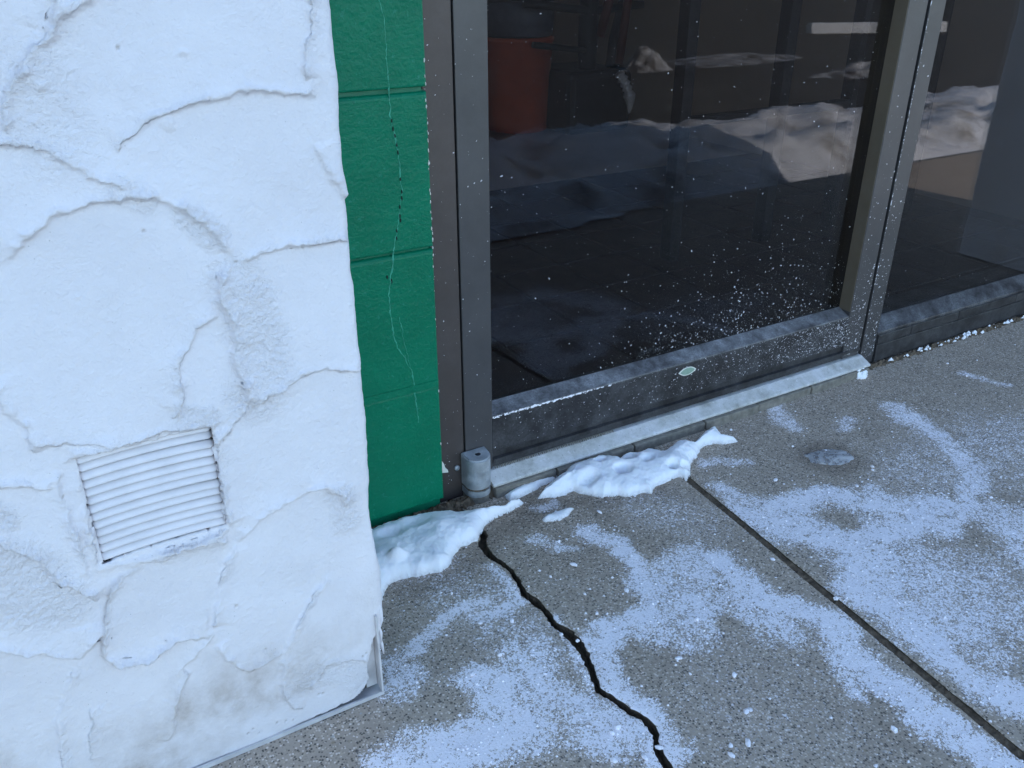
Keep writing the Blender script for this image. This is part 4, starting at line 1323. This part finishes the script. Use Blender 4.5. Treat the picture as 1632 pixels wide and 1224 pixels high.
# grains and pellets of de-icing salt
def crystal_mesh(seed):
    bm = bmesh.new()
    bmesh.ops.create_icosphere(bm, subdivisions=1, radius=1)
    rs = random.Random(seed)
    ax = (rs.uniform(.8, 1.5), rs.uniform(.6, 1.), rs.uniform(.5, .8))
    for v in bm.verts:
        s_ = rs.uniform(.72, 1.18)
        v.co = Vector((v.co.x * ax[0], v.co.y * ax[1], v.co.z * ax[2])) * s_
    me = bpy.data.meshes.new('salt_pellet'); bm.to_mesh(me); bm.free()
    me.materials.append(M['salt_white'])
    return me
cm = [crystal_mesh(k) for k in range(8)]
PEL = [(0.8126,0.6556),(0.5932,0.7068),(0.3938,0.7507),(0.5624,0.7879),(0.5203,0.7827),(0.5324,0.6897),(0.4309,0.7344),(0.5407,0.7288),(0.3875,0.8201),(0.3875,0.6894),(0.4182,0.6359),(0.5723,0.5749),(0.6116,0.52),(0.4358,0.5242),(0.4452,0.5276),(0.4466,0.4815),(0.4676,0.4832),(0.4159,0.4949),(0.5361,0.4459),(0.5549,0.4387),(0.6677,0.8733),(0.574,0.8427),(1.0728,0.8637),(1.1287,0.7417),(1.068,0.7229),(1.1368,0.7482),(0.9678,0.801),(1.0206,0.9605),(1.5869,0.8834),(1.6746,0.9187),(1.6072,0.9404),(1.2231,0.5927),(0.5846,0.4723),(0.7078,0.3706),(1.1095,0.8227),(0.8238,0.5525),(0.6372,0.616),(0.344,0.6794),(0.483,0.662),(0.4721,0.6812),(0.5679,0.548),(0.9161,0.4564),(0.5896,0.4715),(0.5281,0.4365),(0.6503,0.3492),(0.2807,0.7631)]
random.seed(13)
def pellet(x, y, r_):
    o = link('salt_pellet', random.choice(cm))
    o.location = (x, y, r_ * .45)
    o.scale = (r_, r_, r_)
    o.rotation_euler = (random.uniform(-.3, .3), random.uniform(-.3, .3), random.uniform(0, 6.3))
    return tag(o, 'small loose white salt pellet lying on the grey pavement', 'salt', 'salt pellets scattered on the pavement')
for x, y in PEL:
    pellet(x, y, random.uniform(.0026, .0046))
GR = []
tries = 0
def salt_at(x, y):
    b_ = .012
    X, Yv = np.array([x]), np.array([y])
    for pts, rad, den in SALT:
        d, _, _, _ = polyline_dist(X, Yv, pts)
        b_ = max(b_, den * float(ss(1.9, .5, d[0] / rad)))
    return b_
def grains():
    n_ = 9000
    xs_ = rng.uniform(.15, 2.2, n_ * 6); ys_ = rng.uniform(.2, .99, n_ * 6)
    den = np.full(n_ * 6, .010)
    for pts, rad, dn in SALT:
        d, _, _, _ = polyline_dist(xs_, ys_, pts)
        den = np.maximum(den, dn * ss(2.1, .5, d / rad))
    den *= ss(.05, .08, np.hypot(xs_ - 1.1, ys_ - .805))
    den *= (np.abs(xs_ - crack_x(ys_)) > .006) & (np.abs(xs_ - joint_x(ys_)) > .007)
    ok = rng.random(n_ * 6) < den * .55
    xs_, ys_ = xs_[ok], ys_[ok]
    V, F = [], []
    oct_ = np.array([(1, 0, 0), (0, 1, 0), (-1, 0, 0), (0, -1, 0), (0, 0, 1)], float)
    for x, y in zip(xs_, ys_):
        s_ = .0006 + .0020 * rng.random() ** 3.5
        a = rng.uniform(0, 6.3)
        q = oct_ * rng.uniform(.6, 1.2, (5, 1)) * s_
        ca, sa = math.cos(a), math.sin(a)
        b0 = len(V)
        for v in q:
            V.append((x + v[0] * ca - v[1] * sa, y + v[0] * sa + v[1] * ca, v[2] * .8 + .0004))
        F += [(b0, b0 + 1, b0 + 4), (b0 + 1, b0 + 2, b0 + 4), (b0 + 2, b0 + 3, b0 + 4), (b0 + 3, b0, b0 + 4)]
    return tag(pydata('salt_grains', V, F, 'salt_white'), 'fine white salt grains strewn over the concrete pavement', 'salt', None, 'stuff')
grains()
# crusts of snow and flaked paint along the sidelight base
random.seed(21)
V, F = [], []
for k in range(64):
    x = random.uniform(1.46, 2.1) if k > 44 else random.choice((random.gauss(1.60, .015), random.gauss(1.74, .05), random.gauss(1.92, .03)))
    y = random.uniform(1.000, 1.014)
    s_ = .0008 + .0045 * random.random() ** 2.5
    b0 = len(V)
    for q in range(6):
        a = q * math.pi / 3
        V.append((x + s_ * 1.9 * math.cos(a) * random.uniform(.6, 1.2), y + s_ * math.sin(a) * random.uniform(.6, 1.2), .003 + random.uniform(0, .003)))
    V.append((x, y, .006 + s_))
    F += [(b0 + q, b0 + (q + 1) % 6, b0 + 6) for q in range(6)]
tag(pydata('snow_crumbs', V, F, 'snow', None), 'white crumbs of crusted snow along the sidelight base', 'snow', None, 'stuff')
